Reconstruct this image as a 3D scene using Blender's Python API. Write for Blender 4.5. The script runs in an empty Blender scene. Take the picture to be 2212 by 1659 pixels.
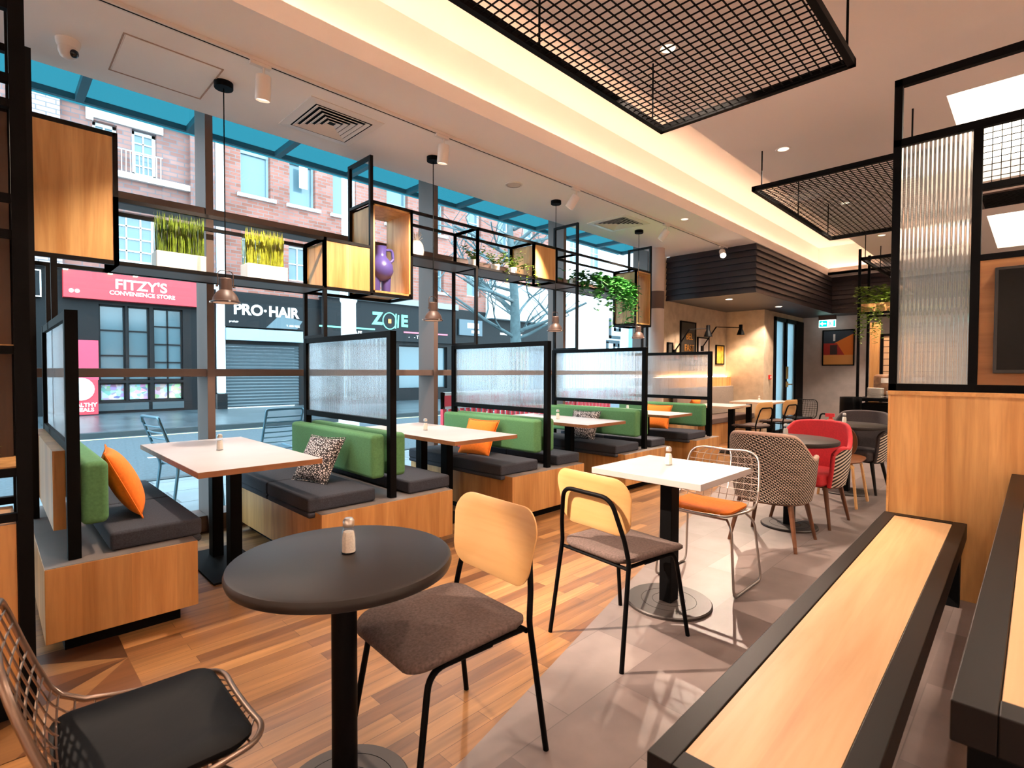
import bpy, bmesh, math, random
from mathutils import Vector, Matrix
random.seed(7)
PI = math.pi
C = bpy.context.scene.collection
SC = bpy.context.scene

# ---------------------------------------------------------------- camera
cd = bpy.data.cameras.new('camera'); CAM = bpy.data.objects.new('camera', cd); C.objects.link(CAM)
cd.sensor_fit = 'HORIZONTAL'; cd.sensor_width = 36.0; cd.lens = 36.0 * 1137.149 / 2212.0
cd.clip_start = 0.05; cd.clip_end = 300
R3 = Matrix(((0.70760, 0.01522, -0.70645), (-0.70660, 0.02022, -0.70732), (0.00352, 0.99968, 0.02506)))
CAM.matrix_world = Matrix.Translation((0, 0, 1.31)) @ R3.to_4x4()
cd.dof.use_dof = True; cd.dof.focus_distance = 3.3; cd.dof.aperture_fstop = 5.6
SC.camera = CAM

# ---------------------------------------------------------------- world, exposure
w = bpy.data.worlds.new('overcast_sky'); SC.world = w; w.use_nodes = True
nt = w.node_tree; bg = nt.nodes['Background']
tc = nt.nodes.new('ShaderNodeTexCoord'); sep = nt.nodes.new('ShaderNodeSeparateXYZ')
ramp = nt.nodes.new('ShaderNodeValToRGB')
nt.links.new(tc.outputs['Generated'], sep.inputs[0]); nt.links.new(sep.outputs['Z'], ramp.inputs[0])
ramp.color_ramp.elements[0].color = (0.66, 0.88, 1.0, 1); ramp.color_ramp.elements[1].color = (0.60, 0.86, 1.0, 1)
nt.links.new(ramp.outputs[0], bg.inputs[0]); bg.inputs[1].default_value = 3.3
VS = SC.view_settings
VS.view_transform = 'Standard'; VS.look = 'None'; VS.gamma = 1.0; VS.use_curve_mapping = False; VS.exposure = 1.2
SC.cycles.max_bounces = 10; SC.cycles.diffuse_bounces = 7; SC.cycles.glossy_bounces = 3
SC.cycles.transmission_bounces = 8; SC.cycles.transparent_max_bounces = 16
SC.cycles.caustics_reflective = False; SC.cycles.caustics_refractive = False
SC.cycles.sample_clamp_indirect = 6.0

WARM = (1.0, 0.62, 0.40)
NEUT = (1.0, 0.78, 0.61)

def spot(name, loc, target, power, deg, blend=0.3, col=NEUT, size=0.03):
    l = bpy.data.lights.new(name, 'SPOT'); l.energy = power; l.spot_size = math.radians(deg); l.spot_blend = blend
    l.color = col; l.shadow_soft_size = size
    o = bpy.data.objects.new(name, l); C.objects.link(o); o.location = loc
    o.rotation_euler = (Vector(target) - Vector(loc)).to_track_quat('-Z', 'Y').to_euler()
    return o

# downlights of the right hand ceiling, then unseen fill lamps added for ambient light (the lamps are built further down at the same spots)
DOWN = [(1.0, 1.65), (2.99, 1.65), (5.05, 1.65), (7.15, 1.65), (9.2, 1.65), (1.6, -0.25), (3.2, -0.6), (11.2, 1.65), (-1.7, 3.0), (-1.7, 0.6), (-1.7, -2.0), (0.8, -3.1), (3.4, -3.1), (6.2, -3.1)]
DOWN_T = {0: (0.9, 1.4, 0), 1: (3.0, 1.3, 0), 2: (4.9, 1.45, 0), 3: (7.0, 1.5, 0), 4: (9.2, 1.6, 0), 5: (1.75, 0.75, 0), 6: (3.3, 0.3, 0), 7: (11.4, 2.0, 0), 8: (-2.4, 3.0, 0), 9: (-2.4, .6, 0), 10: (-2.4, -2.0, 0), 11: (0.8, -3.8, 0), 12: (3.4, -3.8, 0), 13: (6.2, -3.8, 0)}
DOWN_P = {0: 30, 1: 60, 2: 90, 3: 100, 4: 110, 5: 70, 6: 70, 7: 130, 8: 40, 9: 260, 10: 420, 11: 420, 12: 420, 13: 420}
for i, (x, y) in enumerate(DOWN):
    spot('downlight_lamp', (x, y, 3.275), DOWN_T[i], DOWN_P[i], 95, 0.25)

# ---------------------------------------------------------------- small helpers
def lin(h):
    h = h.lstrip('#'); r = []
    for k in (0, 2, 4):
        c = int(h[k:k+2], 16) / 255
        r.append(c / 12.92 if c <= 0.04045 else ((c + 0.055) / 1.055) ** 2.4)
    return (*r, 1.0)

def link(o, parent=None):
    C.objects.link(o)
    if parent is not None: o.parent = parent
    return o

def tag(o, label=None, cat=None, group=None, kind=None):
    if label: o['label'] = label
    if cat: o['category'] = cat
    if group: o['group'] = group
    if kind: o['kind'] = kind
    return o

def thing(name, label, cat, loc=(0, 0, 0), rz=0.0, group=None):
    o = bpy.data.objects.new(name, None); C.objects.link(o); o.empty_display_size = 0.1
    o.location = loc; o.rotation_euler = (0, 0, rz)
    return tag(o, label, cat, group)

def copy_tree(o, loc=None, rz=None, label=None, group=None):
    def cp(a, par):
        c = a.copy(); C.objects.link(c)
        if par is not None: c.parent = par
        for ch in a.children: cp(ch, c)
        return c
    r = cp(o, None)
    if loc is not None: r.location = loc
    if rz is not None: r.rotation_euler = (0, 0, rz)
    if label: r['label'] = label
    if group: r['group'] = group
    return r

class MB:
    def __init__(self): self.bm = bmesh.new()
    def face(self, pts):
        return self.bm.faces.new([self.bm.verts.new(p) for p in pts])
    def box(self, x0, y0, z0, x1, y1, z1):
        v = [self.bm.verts.new(p) for p in ((x0,y0,z0),(x1,y0,z0),(x1,y1,z0),(x0,y1,z0),(x0,y0,z1),(x1,y0,z1),(x1,y1,z1),(x0,y1,z1))]
        for f in ((3,2,1,0),(4,5,6,7),(0,1,5,4),(1,2,6,5),(2,3,7,6),(3,0,4,7)): self.bm.faces.new([v[i] for i in f])
        return self
    def obox(self, c, sx, sy, sz, rz=0, rx=0, ry=0):
        n0 = len(self.bm.verts); self.box(-sx/2,-sy/2,-sz/2,sx/2,sy/2,sz/2); self.bm.verts.ensure_lookup_table()
        M = Matrix.Translation(c) @ Matrix.Rotation(rz,4,'Z') @ Matrix.Rotation(ry,4,'Y') @ Matrix.Rotation(rx,4,'X')
        for v in self.bm.verts[n0:]: v.co = M @ v.co
        return self
    def bar(self, p, q, w, h=None):
        h = w if h is None else h
        p, q = Vector(p), Vector(q); d = (q - p).normalized()
        up = Vector((0,0,1)) if abs(d.z) < 0.95 else Vector((0,1,0))
        s = d.cross(up).normalized(); u = s.cross(d).normalized()
        v = []
        for e in (p, q):
            for a, b in ((-1,-1),(1,-1),(1,1),(-1,1)): v.append(self.bm.verts.new(e + s*a*w/2 + u*b*h/2))
        for f in ((3,2,1,0),(4,5,6,7),(0,1,5,4),(1,2,6,5),(2,3,7,6),(3,0,4,7)): self.bm.faces.new([v[i] for i in f])
        return self
    def tube(self, pts, r, n=8, closed=False, r2=None):
        pts = [Vector(p) for p in pts]; m = len(pts); rings = []; prev = None
        for i, p in enumerate(pts):
            if closed: t = pts[(i+1) % m] - pts[i-1]
            elif i == 0: t = pts[1] - p
            elif i == m-1: t = p - pts[i-1]
            else: t = (pts[i+1]-p).normalized() + (p-pts[i-1]).normalized()
            t.normalize()
            if prev is None:
                a = Vector((0,0,1)) if abs(t.z) < 0.9 else Vector((1,0,0)); s = t.cross(a).normalized()
            else:
                s = (prev - t*prev.dot(t)).normalized()
            prev = s; u = t.cross(s)
            rr = r if r2 is None else r + (r2 - r)*i/(m-1)
            rings.append([self.bm.verts.new(p + (s*math.cos(2*PI*k/n) + u*math.sin(2*PI*k/n))*rr) for k in range(n)])
        for i in range(m if closed else m-1):
            a, b = rings[i], rings[(i+1) % m]
            for k in range(n): self.bm.faces.new((a[k], a[(k+1)%n], b[(k+1)%n], b[k]))
        if not closed:
            self.bm.faces.new(rings[0][::-1]); self.bm.faces.new(rings[-1])
        return self
    def lathe(self, prof, n=24, c=(0,0,0), cap=True):
        rings = []
        for r, z in prof:
            if r < 1e-5: rings.append([self.bm.verts.new((c[0], c[1], c[2]+z))])
            else: rings.append([self.bm.verts.new((c[0]+r*math.cos(2*PI*k/n), c[1]+r*math.sin(2*PI*k/n), c[2]+z)) for k in range(n)])
        for a, b in zip(rings, rings[1:]):
            for k in range(n):
                if len(a) == 1 and len(b) == 1: continue
                if len(a) == 1: self.bm.faces.new((a[0], b[(k+1)%n], b[k]))
                elif len(b) == 1: self.bm.faces.new((a[k], a[(k+1)%n], b[0]))
                else: self.bm.faces.new((a[k], a[(k+1)%n], b[(k+1)%n], b[k]))
        if cap:
            if len(rings[0]) > 1: self.bm.faces.new(rings[0][::-1])
            if len(rings[-1]) > 1: self.bm.faces.new(rings[-1])
        return self
    def prism(self, pts2, z0, z1, M=None):
        a = [Vector((x,y,z0)) for x,y in pts2]; b = [Vector((x,y,z1)) for x,y in pts2]
        if M is not None: a = [M @ p for p in a]; b = [M @ p for p in b]
        a = [self.bm.verts.new(p) for p in a]; b = [self.bm.verts.new(p) for p in b]; n = len(a)
        self.bm.faces.new(a[::-1]); self.bm.faces.new(b)
        for k in range(n): self.bm.faces.new((a[k], a[(k+1)%n], b[(k+1)%n], b[k]))
        return self
    def grid(self, nx, ny, fn, closed_x=False):
        V = [[self.bm.verts.new(fn(i/(nx if closed_x else nx-1), j/(ny-1))) for j in range(ny)] for i in range(nx)]
        for i in range(nx if closed_x else nx-1):
            for j in range(ny-1):
                self.bm.faces.new((V[i][j], V[(i+1)%nx][j], V[(i+1)%nx][j+1], V[i][j+1]))
        return V
    def build(self, name, mat, parent=None, smooth=0, bevel=0, seg=2, sub=0, solid=0, solid_off=0, recalc=True, label=None):
        if recalc: bmesh.ops.recalc_face_normals(self.bm, faces=self.bm.faces)
        me = bpy.data.meshes.new(name); self.bm.to_mesh(me); self.bm.free()
        o = bpy.data.objects.new(name, me); link(o, parent)
        for m in (mat if isinstance(mat, (list, tuple)) else [mat]): me.materials.append(m)
        if smooth:
            me.shade_smooth() if hasattr(me, 'shade_smooth') else None
            me.set_sharp_from_angle(angle=math.radians(smooth))
        if solid:
            md = o.modifiers.new('s', 'SOLIDIFY'); md.thickness = solid; md.offset = solid_off
        if bevel:
            md = o.modifiers.new('b', 'BEVEL'); md.width = bevel; md.segments = seg; md.limit_method = 'ANGLE'; md.angle_limit = math.radians(40)
            if not smooth:
                me.shade_smooth() if hasattr(me, 'shade_smooth') else None
                md.harden_normals = True
        if sub:
            md = o.modifiers.new('u', 'SUBSURF'); md.levels = sub; md.render_levels = sub
        if label: o['label'] = label
        return o

def struct(name, mb, mat, **k):
    return tag(mb.build(name, mat, **k), kind='structure')

def rrect(w, h, r, n=5):
    out = []
    for cx, cy, a0 in ((w/2-r, h/2-r, 0), (-w/2+r, h/2-r, PI/2), (-w/2+r, -h/2+r, PI), (w/2-r, -h/2+r, 1.5*PI)):
        for k in range(n+1):
            a = a0 + PI/2*k/n; out.append((cx + r*math.cos(a), cy + r*math.sin(a)))
    return out

def fillet(pts, rad, n=5):
    """a polyline with its inner corners rounded"""
    pts = [Vector(p) for p in pts]; out = [pts[0]]
    for a, b, c in zip(pts, pts[1:], pts[2:]):
        d1 = (a-b); d2 = (c-b); r = min(rad, d1.length*0.48, d2.length*0.48)
        p1 = b + d1.normalized()*r; p2 = b + d2.normalized()*r
        for k in range(n+1):
            t = k/n; out.append(p1*(1-t)**2 + b*2*t*(1-t) + p2*t*t)
    out.append(pts[-1]); return out

def text(s, name, size, loc, mat, parent, rz=0.0, bold=0.0, ext=0.006, align='CENTER', width=None, sx=1.0):
    cu = bpy.data.curves.new(name, 'FONT'); cu.body = s; cu.size = size; cu.extrude = ext; cu.offset = bold
    cu.align_x = align; cu.align_y = 'CENTER'; cu.materials.append(mat)
    o = bpy.data.objects.new(name, cu); link(o, parent); o.location = loc; o.rotation_euler = (PI/2, 0, rz)
    o.scale = (sx, 1, 1)
    bpy.context.view_layer.update()
    me = bpy.data.meshes.new_from_object(o.evaluated_get(bpy.context.evaluated_depsgraph_get())); me.name = name
    q = bpy.data.objects.new(name, me); link(q, parent); q.location = loc; q.rotation_euler = (PI/2, 0, rz); q.scale = (sx, 1, 1)
    if not me.materials: me.materials.append(mat)
    bpy.data.objects.remove(o); return q

# ---------------------------------------------------------------- materials
def base(name):
    m = bpy.data.materials.new(name); m.use_nodes = True
    return m, m.node_tree, m.node_tree.nodes['Principled BSDF']

def nd(nt, t, **k):
    n = nt.nodes.new(t)
    for a, b in k.items(): setattr(n, a, b)
    return n

def mat(name, col, rough=0.6, metal=0.0, spec=0.5, emit=None, es=0.0, noise=0.0, nscale=60, bump=0.0, var=None, coat=0.0):
    m, nt, b = base(name); col = lin(col) if isinstance(col, str) else col
    b.inputs['Base Color'].default_value = col; b.inputs['Roughness'].default_value = rough
    b.inputs['Metallic'].default_value = metal; b.inputs['Specular IOR Level'].default_value = spec
    if coat: b.inputs['Coat Weight'].default_value = coat
    if emit: b.inputs['Emission Color'].default_value = (lin(emit) if isinstance(emit, str) else (*emit[:3], 1)); b.inputs['Emission Strength'].default_value = es
    if noise or bump:
        t = nd(nt, 'ShaderNodeTexCoord'); n = nd(nt, 'ShaderNodeTexNoise'); n.inputs['Scale'].default_value = nscale; n.inputs['Detail'].default_value = 4
        nt.links.new(t.outputs['Object'], n.inputs['Vector'])
        if noise:
            r = nd(nt, 'ShaderNodeValToRGB'); e = r.color_ramp.elements
            e[0].position = 0.3; e[1].position = 0.7
            e[0].color = tuple(c*(1-noise) for c in col[:3]) + (1,); e[1].color = tuple(min(1, c*(1+noise)) for c in col[:3]) + (1,)
            nt.links.new(n.outputs['Fac'], r.inputs[0]); nt.links.new(r.outputs[0], b.inputs['Base Color'])
        if bump:
            bp = nd(nt, 'ShaderNodeBump'); bp.inputs['Strength'].default_value = bump; bp.inputs['Distance'].default_value = 0.01
            nt.links.new(n.outputs['Fac'], bp.inputs['Height']); nt.links.new(bp.outputs[0], b.inputs['Normal'])
    return m

def wood(name, c1, c2, grain='Z', scale=1.0, rough=0.45, board=None, dark=0.75):
    """vertical or lengthwise wood grain with optional board steps"""
    m, nt, b = base(name); L = nt.links.new
    t = nd(nt, 'ShaderNodeTexCoord'); mp = nd(nt, 'ShaderNodeMapping'); L(t.outputs['Object'], mp.inputs[0])
    s = {'X': (0.35, 5, 5), 'Y': (5, 0.35, 5), 'Z': (5, 5, 0.35)}[grain]
    mp.inputs['Scale'].default_value = tuple(a*scale for a in s)
    n = nd(nt, 'ShaderNodeTexNoise'); n.inputs['Scale'].default_value = 1.6; n.inputs['Detail'].default_value = 6; n.inputs['Distortion'].default_value = 1.3
    L(mp.outputs[0], n.inputs['Vector'])
    n2 = nd(nt, 'ShaderNodeTexNoise'); n2.inputs['Scale'].default_value = 14; n2.inputs['Detail'].default_value = 3
    L(mp.outputs[0], n2.inputs['Vector'])
    r = nd(nt, 'ShaderNodeValToRGB'); e = r.color_ramp.elements
    e[0].position = 0.32; e[0].color = lin(c1); e[1].position = 0.68; e[1].color = lin(c2)
    L(n.outputs['Fac'], r.inputs[0])
    mx = nd(nt, 'ShaderNodeMixRGB', blend_type='MULTIPLY'); mx.inputs[0].default_value = 0.35
    r2 = nd(nt, 'ShaderNodeValToRGB'); r2.color_ramp.elements[0].position = 0.35; r2.color_ramp.elements[0].color = (dark, dark*0.95, dark*0.9, 1); r2.color_ramp.elements[1].position = 0.55
    L(n2.outputs['Fac'], r2.inputs[0]); L(r.outputs[0], mx.inputs[1]); L(r2.outputs[0], mx.inputs[2])
    out = mx.outputs[0]
    if board:
        # every board a shade of its own
        sx = nd(nt, 'ShaderNodeSeparateXYZ'); L(t.outputs['Object'], sx.inputs[0])
        dv = nd(nt, 'ShaderNodeMath', operation='DIVIDE'); dv.inputs[1].default_value = board[1]
        if board[0] == 'XY':
            ad = nd(nt, 'ShaderNodeMath', operation='ADD'); L(sx.outputs['X'], ad.inputs[0]); L(sx.outputs['Y'], ad.inputs[1]); L(ad.outputs[0], dv.inputs[0])
        else: L(sx.outputs[board[0]], dv.inputs[0])
        fl = nd(nt, 'ShaderNodeMath', operation='FLOOR'); L(dv.outputs[0], fl.inputs[0])
        wn = nd(nt, 'ShaderNodeTexWhiteNoise', noise_dimensions='1D'); L(fl.outputs[0], wn.inputs['W'])
        mr = nd(nt, 'ShaderNodeMapRange'); mr.inputs['To Min'].default_value = 0.90; mr.inputs['To Max'].default_value = 1.08; L(wn.outputs['Value'], mr.inputs['Value'])
        m2 = nd(nt, 'ShaderNodeMixRGB', blend_type='MULTIPLY'); m2.inputs[0].default_value = 1; L(out, m2.inputs[1]); L(mr.outputs[0], m2.inputs[2]); out = m2.outputs[0]
    L(out, b.inputs['Base Color']); b.inputs['Roughness'].default_value = rough
    return m

def brickmat(name, c1, c2, mortar, bw, bh, ms=0.012, rough=0.8, axes='XZ', off=0.5, noise=0.25, nscale=1.2, bias=0.0, grain=None, bump=0.15):
    m, nt, b = base(name); L = nt.links.new
    t = nd(nt, 'ShaderNodeTexCoord'); sx = nd(nt, 'ShaderNodeSeparateXYZ'); L(t.outputs['Object'], sx.inputs[0])
    cb = nd(nt, 'ShaderNodeCombineXYZ'); L(sx.outputs[axes[0]], cb.inputs[0]); L(sx.outputs[axes[1]], cb.inputs[1])
    br = nd(nt, 'ShaderNodeTexBrick'); br.offset = off; br.inputs['Scale'].default_value = 1
    br.inputs['Brick Width'].default_value = bw; br.inputs['Row Height'].default_value = bh; br.inputs['Mortar Size'].default_value = ms
    br.inputs['Bias'].default_value = bias; br.inputs['Mortar Smooth'].default_value = 0.1
    br.inputs['Color1'].default_value = lin(c1); br.inputs['Color2'].default_value = lin(c2); br.inputs['Mortar'].default_value = lin(mortar)
    L(cb.outputs[0], br.inputs['Vector'])
    n = nd(nt, 'ShaderNodeTexNoise'); n.inputs['Scale'].default_value = nscale; n.inputs['Detail'].default_value = 5
    if grain:
        mp = nd(nt, 'ShaderNodeMapping'); mp.inputs['Scale'].default_value = grain; L(t.outputs['Object'], mp.inputs[0]); L(mp.outputs[0], n.inputs['Vector'])
        n.inputs['Distortion'].default_value = 0.6
    else: L(t.outputs['Object'], n.inputs['Vector'])
    mr = nd(nt, 'ShaderNodeMapRange'); mr.inputs['From Min'].default_value = 0.3; mr.inputs['From Max'].default_value = 0.7
    mr.inputs['To Min'].default_value = 1-noise; mr.inputs['To Max'].default_value = 1+noise*0.5; L(n.outputs['Fac'], mr.inputs['Value'])
    mx = nd(nt, 'ShaderNodeMixRGB', blend_type='MULTIPLY'); mx.inputs[0].default_value = 1
    L(br.outputs['Color'], mx.inputs[1]); L(mr.outputs[0], mx.inputs[2]); L(mx.outputs[0], b.inputs['Base Color'])
    b.inputs['Roughness'].default_value = rough
    if bump:
        bp = nd(nt, 'ShaderNodeBump', invert=True); bp.inputs['Strength'].default_value = bump; bp.inputs['Distance'].default_value = 0.005
        L(br.outputs['Fac'], bp.inputs['Height']); L(bp.outputs[0], b.inputs['Normal'])
    return m

def glassmat(name, tint=(0.92, 0.98, 1.0), refl=1.0):
    m = bpy.data.materials.new(name); m.use_nodes = True; nt = m.node_tree; nt.nodes.clear(); L = nt.links.new
    o = nd(nt, 'ShaderNodeOutputMaterial'); mx = nd(nt, 'ShaderNodeMixShader'); tr = nd(nt, 'ShaderNodeBsdfTransparent'); gl = nd(nt, 'ShaderNodeBsdfGlossy')
    tr.inputs[0].default_value = (*tint, 1); gl.inputs['Roughness'].default_value = 0.0; gl.inputs[0].default_value = (refl, refl, refl, 1)
    lw = nd(nt, 'ShaderNodeLayerWeight'); pw = nd(nt, 'ShaderNodeMath', operation='POWER'); pw.inputs[1].default_value = 4.0; L(lw.outputs['Facing'], pw.inputs[0])
    fr = nd(nt, 'ShaderNodeMath', operation='MULTIPLY_ADD'); fr.inputs[1].default_value = 0.8; fr.inputs[2].default_value = 0.02; L(pw.outputs[0], fr.inputs[0])
    L(fr.outputs[0], mx.inputs[0]); L(tr.outputs[0], mx.inputs[1]); L(gl.outputs[0], mx.inputs[2]); L(mx.outputs[0], o.inputs[0])
    return m

def reeded(name, tint=(0.97, 0.98, 1.0), rough=0.03, haze=0.10):
    """real refraction through the modelled flutes, with a share of straight light through the thin sheet"""
    m = bpy.data.materials.new(name); m.use_nodes = True; nt = m.node_tree; nt.nodes.clear(); L = nt.links.new
    o = nd(nt, 'ShaderNodeOutputMaterial'); mx = nd(nt, 'ShaderNodeMixShader'); tr = nd(nt, 'ShaderNodeBsdfTransparent'); gl = nd(nt, 'ShaderNodeBsdfGlass')
    tr.inputs[0].default_value = (*tint, 1); gl.inputs['Roughness'].default_value = rough; gl.inputs['IOR'].default_value = 1.45; gl.inputs[0].default_value = (*tint, 1)
    mx.inputs[0].default_value = 0.8
    ts = nd(nt, 'ShaderNodeBsdfTranslucent'); ts.inputs[0].default_value = (0.82, 0.92, 1.0, 1); m2 = nd(nt, 'ShaderNodeMixShader'); m2.inputs[0].default_value = haze
    L(tr.outputs[0], mx.inputs[1]); L(gl.outputs[0], mx.inputs[2]); L(mx.outputs[0], m2.inputs[1]); L(ts.outputs[0], m2.inputs[2]); L(m2.outputs[0], o.inputs[0])
    return m

def emis(name, col, s):
    m = bpy.data.materials.new(name); m.use_nodes = True; nt = m.node_tree; nt.nodes.clear()
    o = nd(nt, 'ShaderNodeOutputMaterial'); e = nd(nt, 'ShaderNodeEmission'); e.inputs[0].default_value = (*col, 1); e.inputs[1].default_value = s
    nt.links.new(e.outputs[0], o.inputs[0]); return m

M = {}
M['black'] = mat('black_powder_coat', '#060607', 0.55, spec=0.08)
M['blackw'] = mat('black_wood_stain', '#120d0b', 0.45, spec=.2)
M['ceil'] = mat('ceiling_paint', '#f5efeb', 0.9)
M['white'] = mat('white_metal', '#e6ddd6', 0.45)
M['oak'] = wood('oak_laminate', '#b27b44', '#d8a467', 'Z', 1.0, 0.42, ('XY', 0.19))
M['oakh'] = wood('oak_laminate_flat', '#c48a4e', '#dca86a', 'X', 1.0, 0.4, ('Y', 0.125))
M['oakshelf'] = wood('oak_shelf', '#b98549', '#dcae70', 'Z', 1.2, 0.45)
M['ply'] = wood('plywood_face', '#cb9a5e', '#dcae76', 'Y', 0.8, 0.4, None, 0.9)
M['darkpanel'] = wood('dark_panel_wood', '#2c180c', '#43260f', 'Z', 1.2, 0.5)
M['walnut'] = wood('walnut', '#5a3218', '#7c4a26', 'Z', 1.2, 0.4)
M['greyoak'] = mat('bench_top_laminate', '#6e6561', 0.5, noise=0.06, nscale=8)
M['green'] = mat('green_fabric', '#548657', 0.85, noise=0.14, nscale=90, bump=0.05)
M['char'] = mat('charcoal_fabric', '#34363f', 0.95, noise=0.28, nscale=160, bump=0.12)
M['brownfab'] = mat('brown_fabric', '#584843', 0.95, noise=0.32, nscale=110, bump=0.15)
M['orange'] = mat('orange_fabric', '#ee7a1c', 0.85, noise=0.08, nscale=60, bump=0.1)
M['red'] = mat('red_fabric', '#c8303a', 0.85, noise=0.1, nscale=80)
M['darkfab'] = mat('dark_fabric', '#3d3536', 0.9, noise=0.2, nscale=90)
M['whitelam'] = mat('white_laminate', '#b0a9a8', 0.4, noise=0.05, nscale=5)
M['plyedge'] = mat('table_edge_band', '#b99a80', 0.5)
M['plyedgeo'] = wood('oak_edge_band', '#86583a', '#a5714c', 'X', 1.0)
M['darktop'] = mat('dark_table_top', '#221c1a', 0.42, spec=.35, noise=0.06, nscale=30)
M['chrome'] = mat('chrome', '#d9d4ce', 0.3, 0.85)
M['bronze'] = mat('bronze_wire', '#8f7a6c', 0.35, 0.9)
M['leather'] = mat('black_leather', '#070708', 0.6, spec=0.15, bump=0.1, nscale=14)
M['pend'] = mat('brown_lamp_metal', '#4d3a33', 0.45, 0.0)
M['glow'] = emis('lamp_glow', (1.0, 0.80, 0.58), 9)
M['salt'] = mat('salt_grains', '#f3ead9', 0.9, noise=0.1, nscale=200)
M['shaker'] = glassmat('shaker_glass', (0.97, 0.98, 1.0))
M['glass'] = glassmat('window_glass', (0.93, 0.985, 1.0), 0.8)
M['reed'] = reeded('reeded_glass'); M['reed2'] = reeded('coarse_reeded_glass', (1, .97, .93), .03, .14)
M['wallpl'] = mat('textured_plaster', '#b9a58c', 0.9, noise=0.13, nscale=7, bump=0.1)
M['wallgrey'] = mat('grey_plaster', '#b3aba8', 0.9, noise=0.09, nscale=6)
M['alu'] = mat('window_frame_aluminium', '#5f4d46', 0.45, 0.1)
M['leaf'] = mat('ivy_leaf', '#2f7a2a', 0.55, noise=0.4, nscale=14)
M['fern'] = mat('fern_leaf', '#6c8a2c', 0.6, noise=0.35, nscale=20)
M['purple'] = mat('purple_glaze', '#4b4486', 0.32)
M['paper'] = mat('paper_white', '#e9e4dd', 0.8)
# ================================================================ the setting
M['floorwood'] = brickmat('floor_wood_planks', '#704828', '#ab7c4c', '#543720', 0.66, 0.075, 0.0010, 0.36, 'XY', 0.37, 0.36, 1.6, grain=(1.2, 14, 1), bump=0.05)
M['floortile'] = brickmat('floor_stone_tiles', '#675a57', '#8b7d79', '#6a5e5b', 0.62, 0.31, 0.002, 0.42, 'XY', 0.5, 0.20, 4.5, bump=0.05)
def bord(x): return 1.347 + 0.253*(x - 1.118)
mb = MB(); mb.face([(-2.6, bord(-2.6), 0), (13.4, bord(13.4), 0), (13.4, 5.0, 0), (-2.6, 5.0, 0)]); struct('floor', mb, M['floorwood'])
mb = MB(); mb.face([(-2.6, -4.1, 0), (13.4, -4.1, 0), (13.4, bord(13.4), 0), (-2.6, bord(-2.6), 0)]); struct('floor_stone', mb, M['floortile'])
# fan of contrasting triangles let into the planks by the first bench
tri_m = [wood('inlay_%d' % i, a, b, 'X', 1.0, 0.4) for i, (a, b) in enumerate((('#3d2412', '#4f2f18'), ('#7d5632', '#8f663d'), ('#5d3a1f', '#6f4526')))]
mb = MB(); cx, cy = 0.437, 2.90
ring = [(0.44, 3.2), (0.0, 3.2), (-0.35, 3.05), (-0.35, 2.72), (-0.35, 2.4), (0.05, 2.4), (0.44, 2.4)]
fs = []
for a, b in zip(ring, ring[1:]): fs.append(mb.face([(cx, cy, 0.002), (*a, 0.002), (*b, 0.002)]))
for i, f in enumerate(fs): f.material_index = i % 3
o = mb.build('floor_inlay', tri_m); tag(o, kind='structure')

ZC = 3.29
mb = MB()
mb.box(-2.6, 3.15, ZC, 12.6, 4.56, ZC+0.07)                    # window side
mb.box(-2.6, 3.10, ZC, 12.3, 3.15, ZC+0.13)                    # lip of the light slot
mb.box(-2.6, 4.56, ZC, 8.4, 4.60, 3.58); mb.box(-2.6, 4.60, 3.58, 8.4, 5.0, 3.64)   # pelmet over the glass
mb.box(-2.6, 3.32, ZC+0.07, 12.6, 3.36, 3.92)                  # upstand
mb.box(-2.6, 1.80, 3.90, 12.6, 3.36, 3.96)                     # top of the slot
mb.box(-2.6, 1.99, ZC+0.06, 12.6, 2.03, 3.92)
mb.box(12.4, 2.03, ZC, 12.6, 3.32, 3.92); mb.box(12.22, 2.03, ZC, 12.42, 3.12, ZC+0.05); mb.box(12.22, 2.03, ZC, 12.26, 3.12, ZC+0.13)
for x0, x1, y0, y1 in ((-2.6, 4.9, -4.1, 2.03), (4.9, 7.35, 0.51, 2.03), (4.9, 7.35, -4.1, -2.6), (7.35, 9.0, -4.1, 2.03), (9.0, 11.45, 0.51, 2.03), (9.0, 11.45, -4.1, -2.6), (11.45, 13.4, -4.1, 2.03)):
    mb.box(x0, y0, ZC, x1, y1, ZC+0.06)
for x0 in (4.9, 9.0):                                          # walls of the two light coffers
    for a in ((x0-.03, -2.63, x0, .54), (x0+2.45, -2.63, x0+2.48, .54), (x0, -2.63, x0+2.45, -2.6), (x0, .51, x0+2.45, .54)):
        mb.box(a[0], a[1], ZC+.06, a[2], a[3], ZC+.22)
struct('ceiling', mb, M['ceil'])

# walls
M['wallwarm'] = mat('warm_wall_paint', '#e3d8cf', 0.9, noise=0.05, nscale=4)
mb = MB(); mb.box(-2.7, -4.1, 0, -2.6, 5.0, 3.96); struct('wall_rear', mb, M['wallwarm'])
mb = MB(); mb.box(-2.7, -4.2, 0, 13.4, -4.1, 3.96); struct('wall_right', mb, M['wallwarm'])
mb = MB(); mb.box(8.42, 4.62, 0, 11.0, 4.75, 2.6); mb.box(8.30, 4.62, 0, 8.42, 5.0, 3.6); struct('wall_left', mb, M['wallpl'])
mb = MB(); mb.box(10.9, 3.86, 0, 11.0, 4.62, 2.6); mb.box(11.0, 3.86, 0, 11.42, 3.96, 2.6); mb.box(11.42, 3.86, 2.44, 13.4, 3.96, 2.6); struct('wall_niche', mb, M['wallpl'])
mb = MB(); mb.box(13.3, -4.1, 0, 13.4, 3.96, 3.4); struct('wall_far', mb, M['wallgrey'])

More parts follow.
